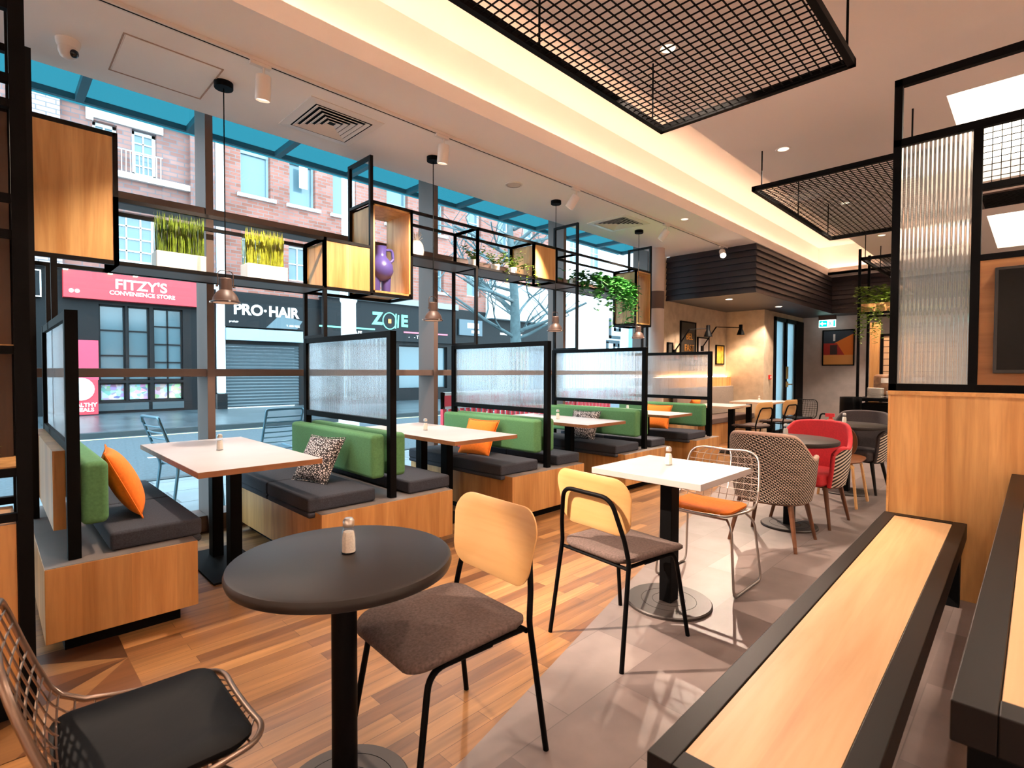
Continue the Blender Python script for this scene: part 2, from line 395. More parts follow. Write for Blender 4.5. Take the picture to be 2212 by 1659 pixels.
# dark lapped boarding round the dropped soffit
M['lap'] = mat('dark_lap_boarding', '#2b272d', 0.5)
mb = MB(); n = 8; h = (ZC - 2.53)/n
for i in range(n):
    z0 = 2.53 + i*h; z1 = z0 + h
    for (a, b, nx, ny) in (((8.42, 4.62), (8.42, 3.13), -1, 0), ((8.42, 3.13), (12.6, 3.13), 0, -1), ((12.6, 3.13), (12.6, -4.1), -1, 0)):
        A = Vector((a[0], a[1], 0)); B = Vector((b[0], b[1], 0)); N = Vector((nx, ny, 0))
        o0, o1 = 0.035, 0.006
        if nx: pass
        e0 = A + N*o0; e1 = B + N*o0; f0 = A + N*o1; f1 = B + N*o1
        if ny: e0.x -= o0; f0.x -= o1
        if nx and a[0] < 9: e1.y -= o0; f1.y -= o1
        mb.face([e0+Vector((0,0,z0)), e1+Vector((0,0,z0)), f1+Vector((0,0,z1)), f0+Vector((0,0,z1))])
        mb.face([A+N*0.0+Vector((0,0,z0)), B+N*0.0+Vector((0,0,z0)), e1+Vector((0,0,z0)), e0+Vector((0,0,z0))])
mb.box(8.425, 3.135, 2.54, 12.62, 4.62, 2.60); mb.box(12.605, -4.1, 2.54, 13.3, 3.96, 2.60)
struct('ceiling_soffit', mb, M['lap'], recalc=False)
# round column with a brown band
mb = MB(); mb.lathe([(0.125, 0), (0.125, 2.32)], 32, (7.72, 4.42, 0)); mb.lathe([(0.125, 2.60), (0.125, ZC)], 32, (7.72, 4.42, 0))
col = struct('column', mb, mat('column_paint', '#c9b7ae', 0.8), smooth=40)
mb = MB(); mb.lathe([(0.126, 2.32), (0.126, 2.60)], 32, (7.72, 4.42, 0)); mb.build('band', mat('column_band', '#5f4a42', 0.7), col, smooth=40)

# ---- window wall: mullions, transoms, panes
MUL = [-0.94, 1.28, 3.51, 5.73, 7.95]
xs = [-2.6] + MUL + [8.3]
for k, (a, b) in enumerate(zip(xs, xs[1:])):
    mb = MB()
    if k > 0: mb.box(a-0.028, 4.70, 0.0, a+0.028, 4.99, 3.58)
    a1, b1 = a + 0.028, b - 0.028
    for z0, z1 in ((1.255, 1.317), (2.535, 2.60)): mb.box(a1, 4.72, z0, b1, 4.99, z1)
    mb.box(a1, 4.74, 0.0, b1, 4.99, 0.13); mb.box(a1, 4.86, 3.52, b1, 4.99, 3.58)
    wf = struct('window_%d' % (k+1), mb, M['alu'], bevel=0.003)
    g = MB()
    for z0, z1 in ((0.13, 1.255), (1.317, 2.535), (2.60, 3.52)): g.face([(a1, 4.93, z0), (b1, 4.93, z0), (b1, 4.93, z1), (a1, 4.93, z1)])
    g.build('pane', M['glass'], wf)

# door to the street beyond the niche
mb = MB()
for x in (11.42, 12.08, 12.76): mb.box(x, 3.83, 0, x+0.10, 3.93, 2.44)
mb.box(11.42, 3.83, 2.36, 12.86, 3.93, 2.44); mb.box(11.42, 3.83, 0, 12.86, 3.93, 0.09); mb.box(12.86, 3.84, 0, 13.3, 3.92, 2.44)
dr = struct('door_1', mb, M['black'])
g = MB(); g.box(11.52, 3.87, 0.09, 12.08, 3.885, 2.36); g.box(12.18, 3.87, 0.09, 12.76, 3.885, 2.36)
m, nt_, b_ = base('frosted_door_glass'); b_.inputs['Base Color'].default_value = (0.55, 0.80, 0.88, 1); b_.inputs['Roughness'].default_value = 0.5; b_.inputs['Transmission Weight'].default_value = 0.85
g.build('pane', m, dr)
mb = MB(); mb.box(12.10, 3.80, 1.16, 12.17, 3.83, 1.42); mb.box(12.10, 3.80, 0.98, 12.17, 3.83, 1.10); mb.tube([(12.13, 3.76, 1.04), (12.30, 3.76, 1.04)], 0.012); mb.tube([(12.13, 3.80, 1.04), (12.13, 3.755, 1.04)], 0.014)
mb.build('door_handle', mat('brass_plate', '#b99a62', 0.3, 0.9), dr)

# ================================================================ the street
M['paving'] = brickmat('paving_slabs', '#727d82', '#858f94', '#535c60', 0.9, 0.6, 0.012, 0.5, 'XY', 0.5, 0.2, 1.5, bump=0.1)
M['asphalt'] = mat('asphalt', '#414d54', 0.8, noise=0.22, nscale=28)
mb = MB(); mb.face([(-12, 5.0, -0.01), (50, 5.0, -0.01), (50, 7.4, -0.01), (-12, 7.4, -0.01)]); struct('pavement', mb, M['paving'])
M['pavingf'] = brickmat('dark_wet_paving', '#39444a', '#4a555b', '#2c353a', 0.9, 0.6, 0.012, 0.3, 'XY', 0.5, 0.2, 1.5, bump=0.1)
mb = MB(); mb.face([(-12, 13.75, 0.0), (50, 13.75, 0.0), (50, 26, 0.0), (-12, 26, 0.0)]); struct('pavement_far', mb, M['pavingf'])
mb = MB(); mb.face([(-12, 7.4, -0.10), (50, 7.4, -0.10), (50, 13.6, -0.10), (-12, 13.6, -0.10)]); struct('road', mb, M['asphalt'])
mb = MB(); mb.box(-12, 13.55, -0.1, 50, 13.75, 0.01); mb.box(-12, 7.38, -0.1, 50, 7.52, 0.0); struct('kerb', mb, mat('kerb_stone', '#2f393e', 0.7, noise=0.1, nscale=5))
mb = MB(); mb.face([(-12, 13.25, -0.096), (50, 13.25, -0.096), (50, 13.36, -0.096), (-12, 13.36, -0.096)]); struct('road_marking_yellow', mb, mat('yellow_line_paint', '#e3d38c', 0.7))
mb = MB()
for k in range(8): mb.face([(1.8+k*4.2, 9.95, -0.096), (4.0+k*4.2, 9.95, -0.096), (4.0+k*4.2, 10.06, -0.096), (1.8+k*4.2, 10.06, -0.096)])
struct('road_marking_white', mb, mat('white_line_paint', '#e8ecec', 0.7))

# teal glass canopy over the windows
m = bpy.data.materials.new('teal_canopy_glass'); m.use_nodes = True; nt_ = m.node_tree; nt_.nodes.clear()
o_ = nd(nt_, 'ShaderNodeOutputMaterial'); a_ = nd(nt_, 'ShaderNodeBsdfTranslucent'); d_ = nd(nt_, 'ShaderNodeBsdfDiffuse'); x_ = nd(nt_, 'ShaderNodeMixShader')
a_.inputs[0].default_value = (0.013, 0.080, 0.098, 1); d_.inputs[0].default_value = (0.015, 0.13, 0.16, 1); x_.inputs[0].default_value = 0.3
nt_.links.new(a_.outputs[0], x_.inputs[1]); nt_.links.new(d_.outputs[0], x_.inputs[2]); nt_.links.new(x_.outputs[0], o_.inputs[0])
cn = thing('canopy', 'teal glass canopy running along the outside of the shop window head', 'canopy', (0, 0, 0))
mb = MB(); mb.face([(-4, 5.0, 3.66), (9, 5.0, 3.66), (9, 5.86, 3.66), (-4, 5.86, 3.66)]); mb.face([(-4, 5.90, 3.66), (9, 5.90, 3.66), (9, 6.02, 3.64), (-4, 6.02, 3.64)]); mb.build('glass_panel', m, cn)
ms = mat('canopy_steel', '#1d5561', 0.5)
x = -3.55
while x < 9:
    mb = MB(); mb.box(x-0.03, 5.0, 3.60, x+0.03, 5.86, 3.66); mb.build('rib', ms, cn); x += 0.83
mb = MB(); mb.box(-4, 5.86, 3.61, 9, 5.90, 3.67); mb.build('edge_rail', ms, cn)
# ================================================================ shops across the street (front plane y = 19.5)
M['brick'] = brickmat('red_brick', '#7c534b', '#926a62', '#6c6366', 0.40, 0.13, 0.014, 0.85, 'XZ', 0.5, 0.22, 1.0)
M['brickpale'] = brickmat('pale_pink_brick', '#9c8887', '#aa9998', '#6c676a', 0.42, 0.13, 0.014, 0.85, 'XZ', 0.5, 0.15, 1.0)
M['brickred2'] = brickmat('orange_red_brick', '#874f40', '#a0665a', '#7c6f6d', 0.36, 0.12, 0.012, 0.85, 'XZ', 0.5, 0.22, 1.0)
M['stone'] = mat('white_stone', '#c9c5c1', 0.8)
M['wframe'] = mat('white_window_frame', '#e8ecec', 0.5)
M['pane'] = mat('dark_window_pane', '#5d7680', 0.12, spec=0.8)
M['shopdark'] = mat('black_shopfront_paint', '#0f1215', 0.5, spec=.2)
M['shopglass'] = mat('shop_window_glass', '#4a636c', 0.12, spec=0.8)
M['signred'] = mat('red_sign_panel', '#d5363f', 0.5)
M['signblack'] = mat('black_sign_panel', '#12171b', 0.5, spec=.2)
M['lettw'] = mat('white_lettering', '#f4f2ee', 0.5, emit='#ffffff', es=0.25)
M['teal'] = emis('teal_lettering', (0.25, 0.95, 0.82), 1.0)
M['pink'] = emis('pink_strip', (1.0, 0.35, 0.5), 0.9)
F = 19.5

def wall_with(name, x0, x1, z0, z1, m, par, holes=()):
    """a 0.4 m thick wall front with real openings"""
    mb = MB(); xs = sorted({x0, x1, *[h[0] for h in holes], *[h[2] for h in holes]}); zs = sorted({z0, z1, *[h[1] for h in holes], *[h[3] for h in holes]})
    for a, b in zip(xs, xs[1:]):
        for c, d in zip(zs, zs[1:]):
            mx, mz = (a+b)/2, (c+d)/2
            if not any(h[0] < mx < h[2] and h[1] < mz < h[3] for h in holes): mb.box(a, F, c, b, F+0.4, d)
    bmesh.ops.remove_doubles(mb.bm, verts=mb.bm.verts, dist=1e-4)
    return mb.build(name, m, par)

def sash(x0, z0, x1, z1, par, cols=2, rows=4, fr=0.09, m=None, glass=None, y=F+0.18, name='window'):
    m = m or M['wframe']; mb = MB()
    mb.box(x0, y, z0, x0+fr, y+.08, z1); mb.box(x1-fr, y, z0, x1, y+.08, z1); mb.box(x0, y, z0, x1, y+.08, z0+fr); mb.box(x0, y, z1-fr, x1, y+.08, z1)
    for i in range(1, cols): xx = x0 + (x1-x0)*i/cols; mb.box(xx-.02, y+.02, z0, xx+.02, y+.07, z1)
    for i in range(1, rows): zz = z0 + (z1-z0)*i/rows; mb.box(x0, y+.02, zz-.02, x1, y+.07, zz+.02)
    f = mb.build(name, m, par)
    g = MB(); g.face([(x0, y+.06, z0), (x1, y+.06, z0), (x1, y+.06, z1), (x0, y+.06, z1)]); g.build('pane', glass or M['pane'], f)
    return f

# --- neighbour at the far left, only a strip of it shows
b0 = thing('shop_building', 'brick building at the left window edge with black shop board lettered in red', 'building', (0, 0, 0))
wall_with('upper_wall', -8, 0.75, 4.3, 11.5, M['brick'], b0)
wall_with('shop_wall', -8, 1.5, 0, 4.3, M['shopdark'], b0, [(0.0, 0.1, 0.55, 3.0)])
mb = MB(); mb.box(0.05, F+0.1, 0.1, 0.5, F+0.2, 3.0); mb.build('roller_shutter', mat('grey_shutter', '#6f7f86', 0.5), b0)
mb = MB(); mb.box(-1.2, F-0.2, 3.28, 1.10, F, 4.02); sb = mb.build('shop_sign', M['signblack'], b0)
mb = MB(); mb.box(-1.2, F-0.215, 3.28, 1.1, F-.2, 3.31); mb.box(-1.2, F-0.215, 3.99, 1.1, F-.2, 4.02); mb.box(1.07, F-0.215, 3.28, 1.1, F-.2, 4.02); mb.build('border', M['lettw'], sb)
text("S'", 'lettering', 0.42, (0.78, F-0.22, 3.72), M['signred'], sb, bold=0.02)

# --- convenience store
b1 = thing('shop_building', 'red brick building with a red convenience store sign and balcony windows', 'building', (0, 0, 0))
holesA = [(2.28, 6.7, 2.86, 8.54), (3.22, 7.24, 3.85, 8.58), (2.72, 4.55, 3.80, 6.05)]
wall_with('upper_wall', 1.55, 4.72, 4.15, 11.5, M['brick'], b1, holesA)
mb = MB(); mb.box(0.75, F-0.25, 4.15, 1.55, F+0.4, 11.5); mb.build('pilaster', M['brickpale'], b1)
mb = MB(); mb.box(4.72, F-0.2, 4.15, 5.42, F+0.4, 11.5); mb.build('pilaster', M['brick'], b1)
mb = MB(); mb.box(1.55, F-0.18, 8.9, 4.72, F, 9.10)
for k in range(30): mb.box(1.58+k*0.105, F-0.26, 8.95, 1.63+k*0.105, F-0.18, 9.05)
mb.build('cornice', mat('brown_cornice', '#8b6c60', 0.8), b1)
mb = MB(); mb.box(2.13, F-0.06, 8.60, 4.02, F+0.1, 8.90); mb.box(2.13, F-.06, 8.5, 2.3, F+.1, 8.6); mb.build('lintel', M['stone'], b1)
mb = MB(); mb.box(2.2, F-0.15, 7.02, 4.72, F+0.1, 7.2); mb.build('sill', M['stone'], b1)
sash(2.28, 6.7, 2.86, 8.54, b1, 2, 5); sash(3.22, 7.24, 3.85, 8.58, b1, 2, 4)
sash(2.72, 4.55, 3.80, 6.05, b1, 3, 4)
mb = MB()
for k in range(14): mb.tube([(2.5+k*.11, F-.12, 7.2), (2.5+k*.11, F-.12, 7.86)], 0.012, 5)
mb.tube([(2.45, F-.12, 7.86), (3.98, F-.12, 7.86)], 0.015, 5); mb.build('balcony_rail', M['wframe'], b1)
wall_with('shopfront', 1.5, 5.2, 0, 4.15, M['shopdark'], b1, [(2.36, .98, 2.99, 3.22), (3.05, .98, 3.6, 3.22), (3.7, .98, 4.5, 3.22), (2.36, .36, 2.99, .9), (3.05, .36, 3.6, .9), (3.7, .36, 4.5, .9)])
for (a, c, b, d, cc, rr) in ((2.36, .98, 2.99, 3.22, 1, 3), (3.05, .98, 3.6, 3.22, 1, 3), (3.7, .98, 4.5, 3.22, 2, 4)):
    sash(a, c, b, d, b1, cc, rr, 0.04, M['shopdark'], M['shopglass'], F+.1, 'shop_window')
gm, gnt, gb = base('goods_behind_glass'); v = nd(gnt, 'ShaderNodeTexVoronoi'); v.inputs['Scale'].default_value = 9
tcx = nd(gnt, 'ShaderNodeTexCoord'); gnt.links.new(tcx.outputs['Object'], v.inputs['Vector'])
hs = nd(gnt, 'ShaderNodeHueSaturation'); hs.inputs['Saturation'].default_value = 0.6; hs.inputs['Value'].default_value = 0.8
gnt.links.new(v.outputs['Color'], hs.inputs['Color']); gnt.links.new(hs.outputs[0], gb.inputs['Base Color'])
for (a, b) in ((2.36, 2.99), (3.05, 3.6), (3.7, 4.5)):
    sash(a, .36, b, .9, b1, 2 if b > 4 else 1, 1, 0.04, M['shopdark'], gm, F+.1, 'shop_window')
mb = MB(); mb.box(1.55, F-0.3, 3.33, 5.2, F, 4.1); sg = mb.build('shop_sign', M['signred'], b1)
text("FITZY'S", 'lettering', 0.40, (3.36, F-0.31, 3.80), M['lettw'], sg, bold=0.008, sx=1.02)
text('CONVENIENCE STORE', 'lettering', 0.165, (3.40, F-0.31, 3.55), M['lettw'], sg, bold=0.002, sx=0.98)
mb = MB()
for x in (1.72, 1.85): mb.prism([(0.055*math.cos(t*PI/8), 0.055*math.sin(t*PI/8)) for t in range(16)], 0, 0.01, Matrix.Translation((x, F-.30, 3.52)) @ Matrix.Rotation(PI/2, 4, 'X'))
mb.box(4.98, F-.31, 3.62, 5.12, F-.3, 3.88); mb.build('emblem', M['lettw'], sg)
for x in (1.6, 2.6, 3.2):
    mb = MB(); mb.box(x-.05, F-.42, 4.08, x+.05, F-.3, 4.14); mb.build('sign_lamp', emis('sign_lamp_glow', (1, .8, .55), 6), sg)
mb = MB(); mb.box(2.3, F-.04, .08, 3.55, F, .3); mb.box(3.65, F-.04, .08, 4.5, F, .3); mb.build('stall_riser', mat('grey_riser', '#3c464b', .5), b1)

bn = thing('pavement_banner', 'red feather banner with white lettering on the pavement before the convenience store', 'banner', (2.0, 19.0, 0))
mb = MB(); mb.box(-.42, 0, 0.02, .26, .04, 1.02); p = mb.build('fabric', mat('banner_red', '#d23b48', .7), bn, bevel=.05)
mb = MB(); mb.prism([(0.30*math.cos(t*PI/10), 0.32*math.sin(t*PI/10)) for t in range(20)], 0, .01, Matrix.Translation((-.12, -.005, .75)) @ Matrix.Rotation(PI/2, 4, 'X')); mb.build('plate_picture', mat('plate_print', '#d9d4cf', .7, noise=.4, nscale=12), p)
text('HEALTHY', 'lettering', 0.15, (-.10, -.01, .30), M['lettw'], p, bold=.004); text('MEALS', 'lettering', 0.15, (-.06, -.01, .16), M['lettw'], p, bold=.004)
mb = MB(); mb.box(1.72, F-.06, 1.0, 2.33, F-.02, 2.15); tag(mb.build('window_poster', mat('poster_red', '#d8405a', .6)), 'red poster on the store front above the pavement banner', 'poster')

# --- hairdresser
b2 = thing('shop_building', 'brick building with black hairdresser sign and closed grey roller shutter', 'building', (0, 0, 0))
holesB = [(6.28, 7.38, 7.27, 9.25), (7.95, 7.38, 8.92, 9.35), (9.62, 7.38, 10.6, 9.4), (7.9, 4.6, 8.7, 5.9), (6.3, 4.6, 7.1, 5.9)]
wall_with('upper_wall', 5.72, 10.9, 4.0, 11.5, M['brickred2'], b2, holesB)
wall_with('shop_wall', 5.4, 9.05, 0, 4.0, M['shopdark'], b2, [(5.75, 0, 8.25, 2.2)])
for h in holesB[:3]:
    sash(*h, b2, 1, 1, .07, mat('grey_sash', '#8fa3aa', .5), None, F+.2)
    mb = MB(); mb.box(h[0]-.12, F-.1, h[1]-.12, h[2]+.18, F+.1, h[1]); mb.build('sill', M['stone'], b2)
    mb = MB(); mb.box(h[0], F+.19, h[3]-.42, h[2], F+.24, h[3]); mb.build('blind', mat('roller_blind', '#8fa0a7', .8), b2)
for h in holesB[3:]: sash(*h, b2, 2, 2, .07, None, None, F+.2)
mb = MB(); mb.box(5.45, F-.22, .5, 5.70, F-.02, 11.5); mb.build('downpipe', mat('white_pipe', '#dfe6e8', .5), b2, bevel=.05, seg=3); mb = MB(); mb.box(5.42, F-.24, 0, 5.73, F, .5); mb.build('pipe_base', M['shopdark'], b2)
mb = MB(); mb.box(5.68, F-.22, 2.78, 8.35, F, 3.62); ph = mb.build('shop_sign', M['signblack'], b2)
text('PRO', 'lettering', 0.50, (6.42, F-.23, 3.36), M['lettw'], ph, bold=.016); text('HAIR', 'lettering', 0.50, (7.62, F-.23, 3.36), M['lettw'], ph, bold=.016, sx=.94)
mb = MB(); mb.prism([(0.045*math.cos(t*PI/8), 0.045*math.sin(t*PI/8)) for t in range(16)], 0, .01, Matrix.Translation((6.98, F-.22, 3.38)) @ Matrix.Rotation(PI/2, 4, 'X')); mb.build('dot', M['lettw'], ph)
text('prohair', 'lettering', .10, (5.95, F-.23, 2.95), M['lettw'], ph); text('T. 028 9032', 'lettering', .10, (7.95, F-.23, 2.9), M['lettw'], ph)
mb = MB(); mb.face([(7.0, F-.225, 2.8), (7.5, F-.225, 3.3), (8.3, F-.225, 3.1), (8.1, F-.225, 2.8)]); mb.build('picture', mat('sign_picture', '#56676e', .6), ph)
mb = MB(); mb.box(5.7, F-.3, 2.32, 8.35, F, 2.72); mb.build('shutter_housing', mat('shutter_box_grey', '#93a4ac', .5), b2)
mb = MB()
for k in range(20): z = 0.02 + k*.11; mb.face([(5.75, F+.02, z), (8.25, F+.02, z), (8.25, F+.0, z+.055), (5.75, F+.0, z+.055)]); mb.face([(5.75, F+.0, z+.055), (8.25, F+.0, z+.055), (8.25, F+.05, z+.11), (5.75, F+.05, z+.11)])
mb.build('roller_shutter', mat('dark_shutter', '#4a565c', .45), b2)
mb = MB(); mb.box(8.3, F-.01, 8.05, 8.62, F, 8.9); mb.build('hanging_vest', M['stone'], b2)

# --- restaurant
b3 = thing('shop_building', 'brick building with a dark restaurant front and glowing teal sign letters', 'building', (0, 0, 0))
holesC = [(12.0, 7.5, 13.05, 9.35), (14.0, 7.5, 15.0, 9.35), (12.0, 4.9, 13.0, 6.4), (14.0, 4.9, 15.0, 6.4)]
wall_with('upper_wall', 10.9, 15.6, 4.2, 11.5, M['brickred2'], b3, holesC)
for h in holesC: sash(*h, b3, 1, 2, .07, mat('grey_sash_b', '#8fa3aa', .5), None, F+.2)
for h in holesC:
    mb = MB(); mb.box(h[0]-.12, F-.1, h[1]-.12, h[2]+.18, F+.1, h[1]); mb.build('sill', M['stone'], b3)
wall_with('shop_wall', 9.05, 15.6, 0, 4.2, M['shopdark'], b3, [(12.6, .5, 15.2, 2.4)])
mb = MB(); mb.box(9.0, F-.35, 4.1, 15.6, F, 4.35); mb.build('fascia_ledge', mat('ledge_grey', '#8b8d8f', .7), b3)
sash(12.6, .5, 15.2, 2.4, b3, 1, 1, .05, M['shopdark'], M['shopglass'], F+.1, 'shop_window')
mb = MB(); mb.box(9.05, F-.2, 2.55, 15.6, F, 4.1); zs = mb.build('shop_sign', M['signblack'], b3)
text('Z', 'lettering', .68, (11.42, F-.22, 3.42), M['teal'], zs, bold=.03); text('E', 'lettering', .68, (12.72, F-.22, 3.40), M['teal'], zs, bold=.03)
mb = MB(); ringp = [(12.0+.32*math.cos(t*PI/16), F-.22, 3.38+.34*math.sin(t*PI/16)) for t in range(32)]; mb.tube(ringp, .022, 6, True)
for x, z0, z1 in ((12.28, 3.08, 3.70), (12.40, 3.12, 3.66)): mb.tube([(x, F-.22, z0), (x+.03, F-.22, z1)], .03, 6)
mb.build('emblem', M['teal'], zs)
mb = MB(); mb.box(11.93, F-.23, 3.28, 12.07, F-.22, 3.46); mb.build('flame', emis('flame_mark', (1, .5, .2), 1.0), zs)
mb = MB(); mb.box(8.95, F-.23, 2.96, 11.3, F-.2, 3.02); mb.build('light_strip', M['teal'], zs)
mb = MB(); mb.box(12.7, F-.23, 2.92, 15.05, F-.2, 2.98); mb.build('light_strip', M['pink'], zs)
text('-  CAFE', 'lettering', .2, (10.4, F-.22, 2.80), M['lettw'], zs); text('-    - TAKE AWAY', 'lettering', .2, (13.7, F-.22, 2.76), M['lettw'], zs)

# --- dark bar, white front and pale building further along
b4 = thing('shop_building', 'brick building with a dark bar front and small grey sign plate', 'building', (0, 0, 0))
holesD = [(16.4, 7.6, 17.3, 9.4), (18.4, 7.6, 19.3, 9.4), (20.3, 7.6, 21.2, 9.4), (16.4, 4.9, 17.3, 6.6)]
wall_with('upper_wall', 15.6, 22.6, 4.2, 11.5, M['brickred2'], b4, holesD)
for h in holesD: sash(*h, b4, 1, 2, .07, None, None, F+.2)
wall_with('shop_wall', 15.6, 22.6, 0, 4.2, M['shopdark'], b4)
mb = MB(); mb.box(15.85, F-.1, 3.0, 17.3, F, 3.75); sp = mb.build('sign_plate', mat('plate_grey', '#4f5f68', .5), b4)
mb = MB()
for k in range(5): mb.box(16.35+k*.15, F-.11, 3.35, 16.46+k*.15, F-.1, 3.6)
mb.box(16.6, F-.11, 3.12, 17.1, F-.1, 3.25); mb.build('white_marks', M['lettw'], sp)
mb = MB(); mb.box(17.6, F-.5, 3.9, 21.9, F-.02, 5.7); mb.build('white_fascia', mat('white_render', '#eef0f0', .8), b4)
mb = MB(); mb.box(18.6, F-.02, 3.15, 20.2, F, 3.25); mb.build('white_strip', M['lettw'], b4)
b5 = thing('shop_building', 'pale rendered building at the right end with a large black letter mural', 'building', (0, 0, 0))
wall_with('upper_wall', 22.6, 46, 4.2, 11.5, mat('pale_pink_render', '#e2d0d0', .85), b5, [(24.2, 7.6, 25.4, 9.6), (26.2, 7.6, 27.4, 9.6)])
for h in ((24.2, 7.6, 25.4, 9.6), (26.2, 7.6, 27.4, 9.6)): sash(*h, b5, 2, 2, .08, None, None, F+.2)
wall_with('ground_wall', 22.6, 46, 0, 4.2, mat('pale_blue_render', '#dfe8ec', .85), b5)
mb = MB(); sx0, sz0 = 28.2, 2.0
for a in ((0, 1.4, .25, 2.7), (0, 1.4, 1.3, 1.6), (.55, 1.9, 1.3, 2.1), (.55, 2.4, 1.3, 2.65), (1.1, 1.9, 1.35, 2.65), (.55, 1.9, .75, 2.65), (-.3, 0, -.05, 1.2), (.5, .45, 1.2, .65), (.5, .9, 1.2, 1.1), (.5, .45, .7, 1.1), (1.0, .45, 1.2, 1.1), (-.3, 1.1, 1.2, 1.3)):
    mb.box(sx0+a[0], F-.04, sz0+a[1], sx0+a[2], F, sz0+a[3])
mb.build('mural', mat('mural_black', '#2c3a41', .7), b5)
mb = MB(); mb.box(30.5, F-.9, 0, 33.5, F, 7.0); mb.build('bay', mat('bay_blue', '#7da6bd', .7), b5)

# --- street furniture
sp = thing('street_post', 'thick white street post standing between the road and the hairdresser', 'post', (6.1, 11.6, -.1))
mb = MB(); mb.lathe([(.24, 0), (.24, .5), (.18, .6), (.17, 3.0), (.20, 3.05), (.20, 3.25), (.15, 3.3), (.15, 7.5)], 20); mb.build('pole', mat('white_post_paint', '#dfe6e8', .5), sp, smooth=40)
mb = MB(); mb.box(-.3, -.25, 3.4, .3, .25, 3.8); mb.box(.2, -.1, 3.1, .38, .1, 3.6); mb.build('junction_box', mat('box_grey', '#8fa3aa', .5), sp, bevel=.02)

def twig_tree():
    rnd = random.Random(11); mb = MB()
    def br(p, d, r, L, lev):
        pts = [p]; q = p.copy(); dd = d.copy(); n = 4
        for k in range(n):
            dd = (dd + Vector((rnd.uniform(-.22, .22), rnd.uniform(-.22, .22), rnd.uniform(-.1, .16)))).normalized(); q = q + dd*L/n; pts.append(q.copy())
        mb.tube(pts, r, 6 if r > .02 else 4, r2=r*.55)
        if lev == 0: return
        nb = 5 if lev >= 3 else 3
        for k in range(nb):
            i = rnd.randint(1, n); a = rnd.uniform(0, 2*PI); e = rnd.uniform(.15, .8)
            nd_ = (dd*.5 + Vector((math.cos(a), math.sin(a), e))).normalized()
            br(pts[i], nd_, r*.5, L*rnd.uniform(.5, .75), lev-1)
    pts = [Vector((0, 0, 0)), Vector((.03, 0, 1.2)), Vector((-.02, .05, 2.2)), Vector((-.12, 0, 3.4)), Vector((-.28, 0, 4.9)), Vector((-.35, .1, 6.8))]
    mb.tube(pts, .22, 10, r2=.06)
    for z in (2.3, 2.5, 2.8, 3.0, 3.3, 3.6, 3.9, 4.2, 4.5, 4.9, 5.3, 5.8):
        for s in range(2):
            a = rnd.uniform(0, 2*PI); br(Vector((-.05*z+.1, 0, z)), Vector((math.cos(a), math.sin(a), rnd.uniform(.1, .7))).normalized(), .055, rnd.uniform(1.3, 2.3), 2)
    return mb
t = thing('bare_tree', 'leafless street tree with twisting branches outside the right windows', 'tree', (10.5, 10.3, -.1))
twig_tree().build('branches', mat('tree_bark', '#4d5f63', .8, noise=.2, nscale=9), t, smooth=60)

# red and white street barriers
M['barw'] = mat('barrier_white', '#e9e4e6', .6); M['barr'] = mat('barrier_red', '#ee4552', .6)
for k in range(4):
    lab = ['red and white plastic barrier at the right edge of the second window pane', 'red and white barrier glimpsed under the second reeded screen', 'red barrier with a yellow plate near the third window mullion', 'red barrier seen low under the third reeded screen'][k]
    t = thing('street_barrier', lab, 'barrier', (5.0 + k*1.15, 6.55, -.01), 0, 'street barriers outside the windows')
    mb = MB()
    for i in range(9): mb.box(.02+i*.12, -.02, .22, .08+i*.12, .02, .72)
    mb.build('slats', M['barr'], t)
    mb = MB(); mb.box(0, -.03, .72, 1.06, .03, .98); mb.build('top_panel', M['barw'], t)
    mb = MB(); mb.box(.03, -.036, .76, .25, -.03, .93); mb.box(.55, -.036, .76, .77, -.03, .93); mb.build('stripe', M['barr'], t)
    mb = MB(); mb.box(0, -.03, .1, 1.06, .03, .22); mb.box(0, -.03, .1, .04, .03, .98); mb.box(1.02, -.03, .1, 1.06, .03, .98); mb.build('frame', M['barr'], t)
    for x in (.2, .86):
        mb = MB(); mb.box(x-.05, -.2, 0, x+.05, .2, .1); mb.build('foot', M['barw'] if k != 2 else mat('foot_yellow', '#e5c62f', .6), t)

# metal cafe chairs on the pavement
def cafe_chair(label, loc, rz):
    t = thing('cafe_chair', label, 'chair', loc, rz, 'grey metal cafe chairs on the pavement')
    m = M.get('cafe') or M.setdefault('cafe', mat('grey_blue_metal', '#5d7f8e', .4, .6))
    for s in (-1, 1):
        mb = MB(); mb.tube(fillet([(-.22, s*.21, 0), (-.16, s*.2, .45), (-.3, s*.2, .86)], .05), .014, 7); mb.build('leg', m, t, smooth=40)
        mb = MB(); mb.tube(fillet([(.22, s*.21, 0), (.19, s*.2, .46), (-.16, s*.2, .44)], .05), .014, 7); mb.build('leg', m, t, smooth=40)
    mb = MB()
    mb.tube(fillet([(-.3, -.2, .84), (-.31, -.2, .9), (-.31, .2, .9), (-.3, .2, .84)], .05), .014, 7)
    for k in range(6): z = .54+k*.055; x = -.16-(z-.45)*.34; mb.tube([(x, -.2, z), (x-.02, 0, z), (x, .2, z)], .008, 6)
    mb.build('backrest', m, t, smooth=40)
    mb = MB()
    for k in range(8): x = -.15+k*.048; mb.box(x, -.2, .445, x+.03, .2, .455)
    mb.build('seat', m, t)
    return t
c1 = cafe_chair('grey slatted metal chair outside the first window behind the nearest booth table', (1.33, 5.62, -.01), math.radians(8))
copy_tree(c1, (2.25, 6.05, -.01), math.radians(95), 'grey metal chair outside just left of the second green backrest')
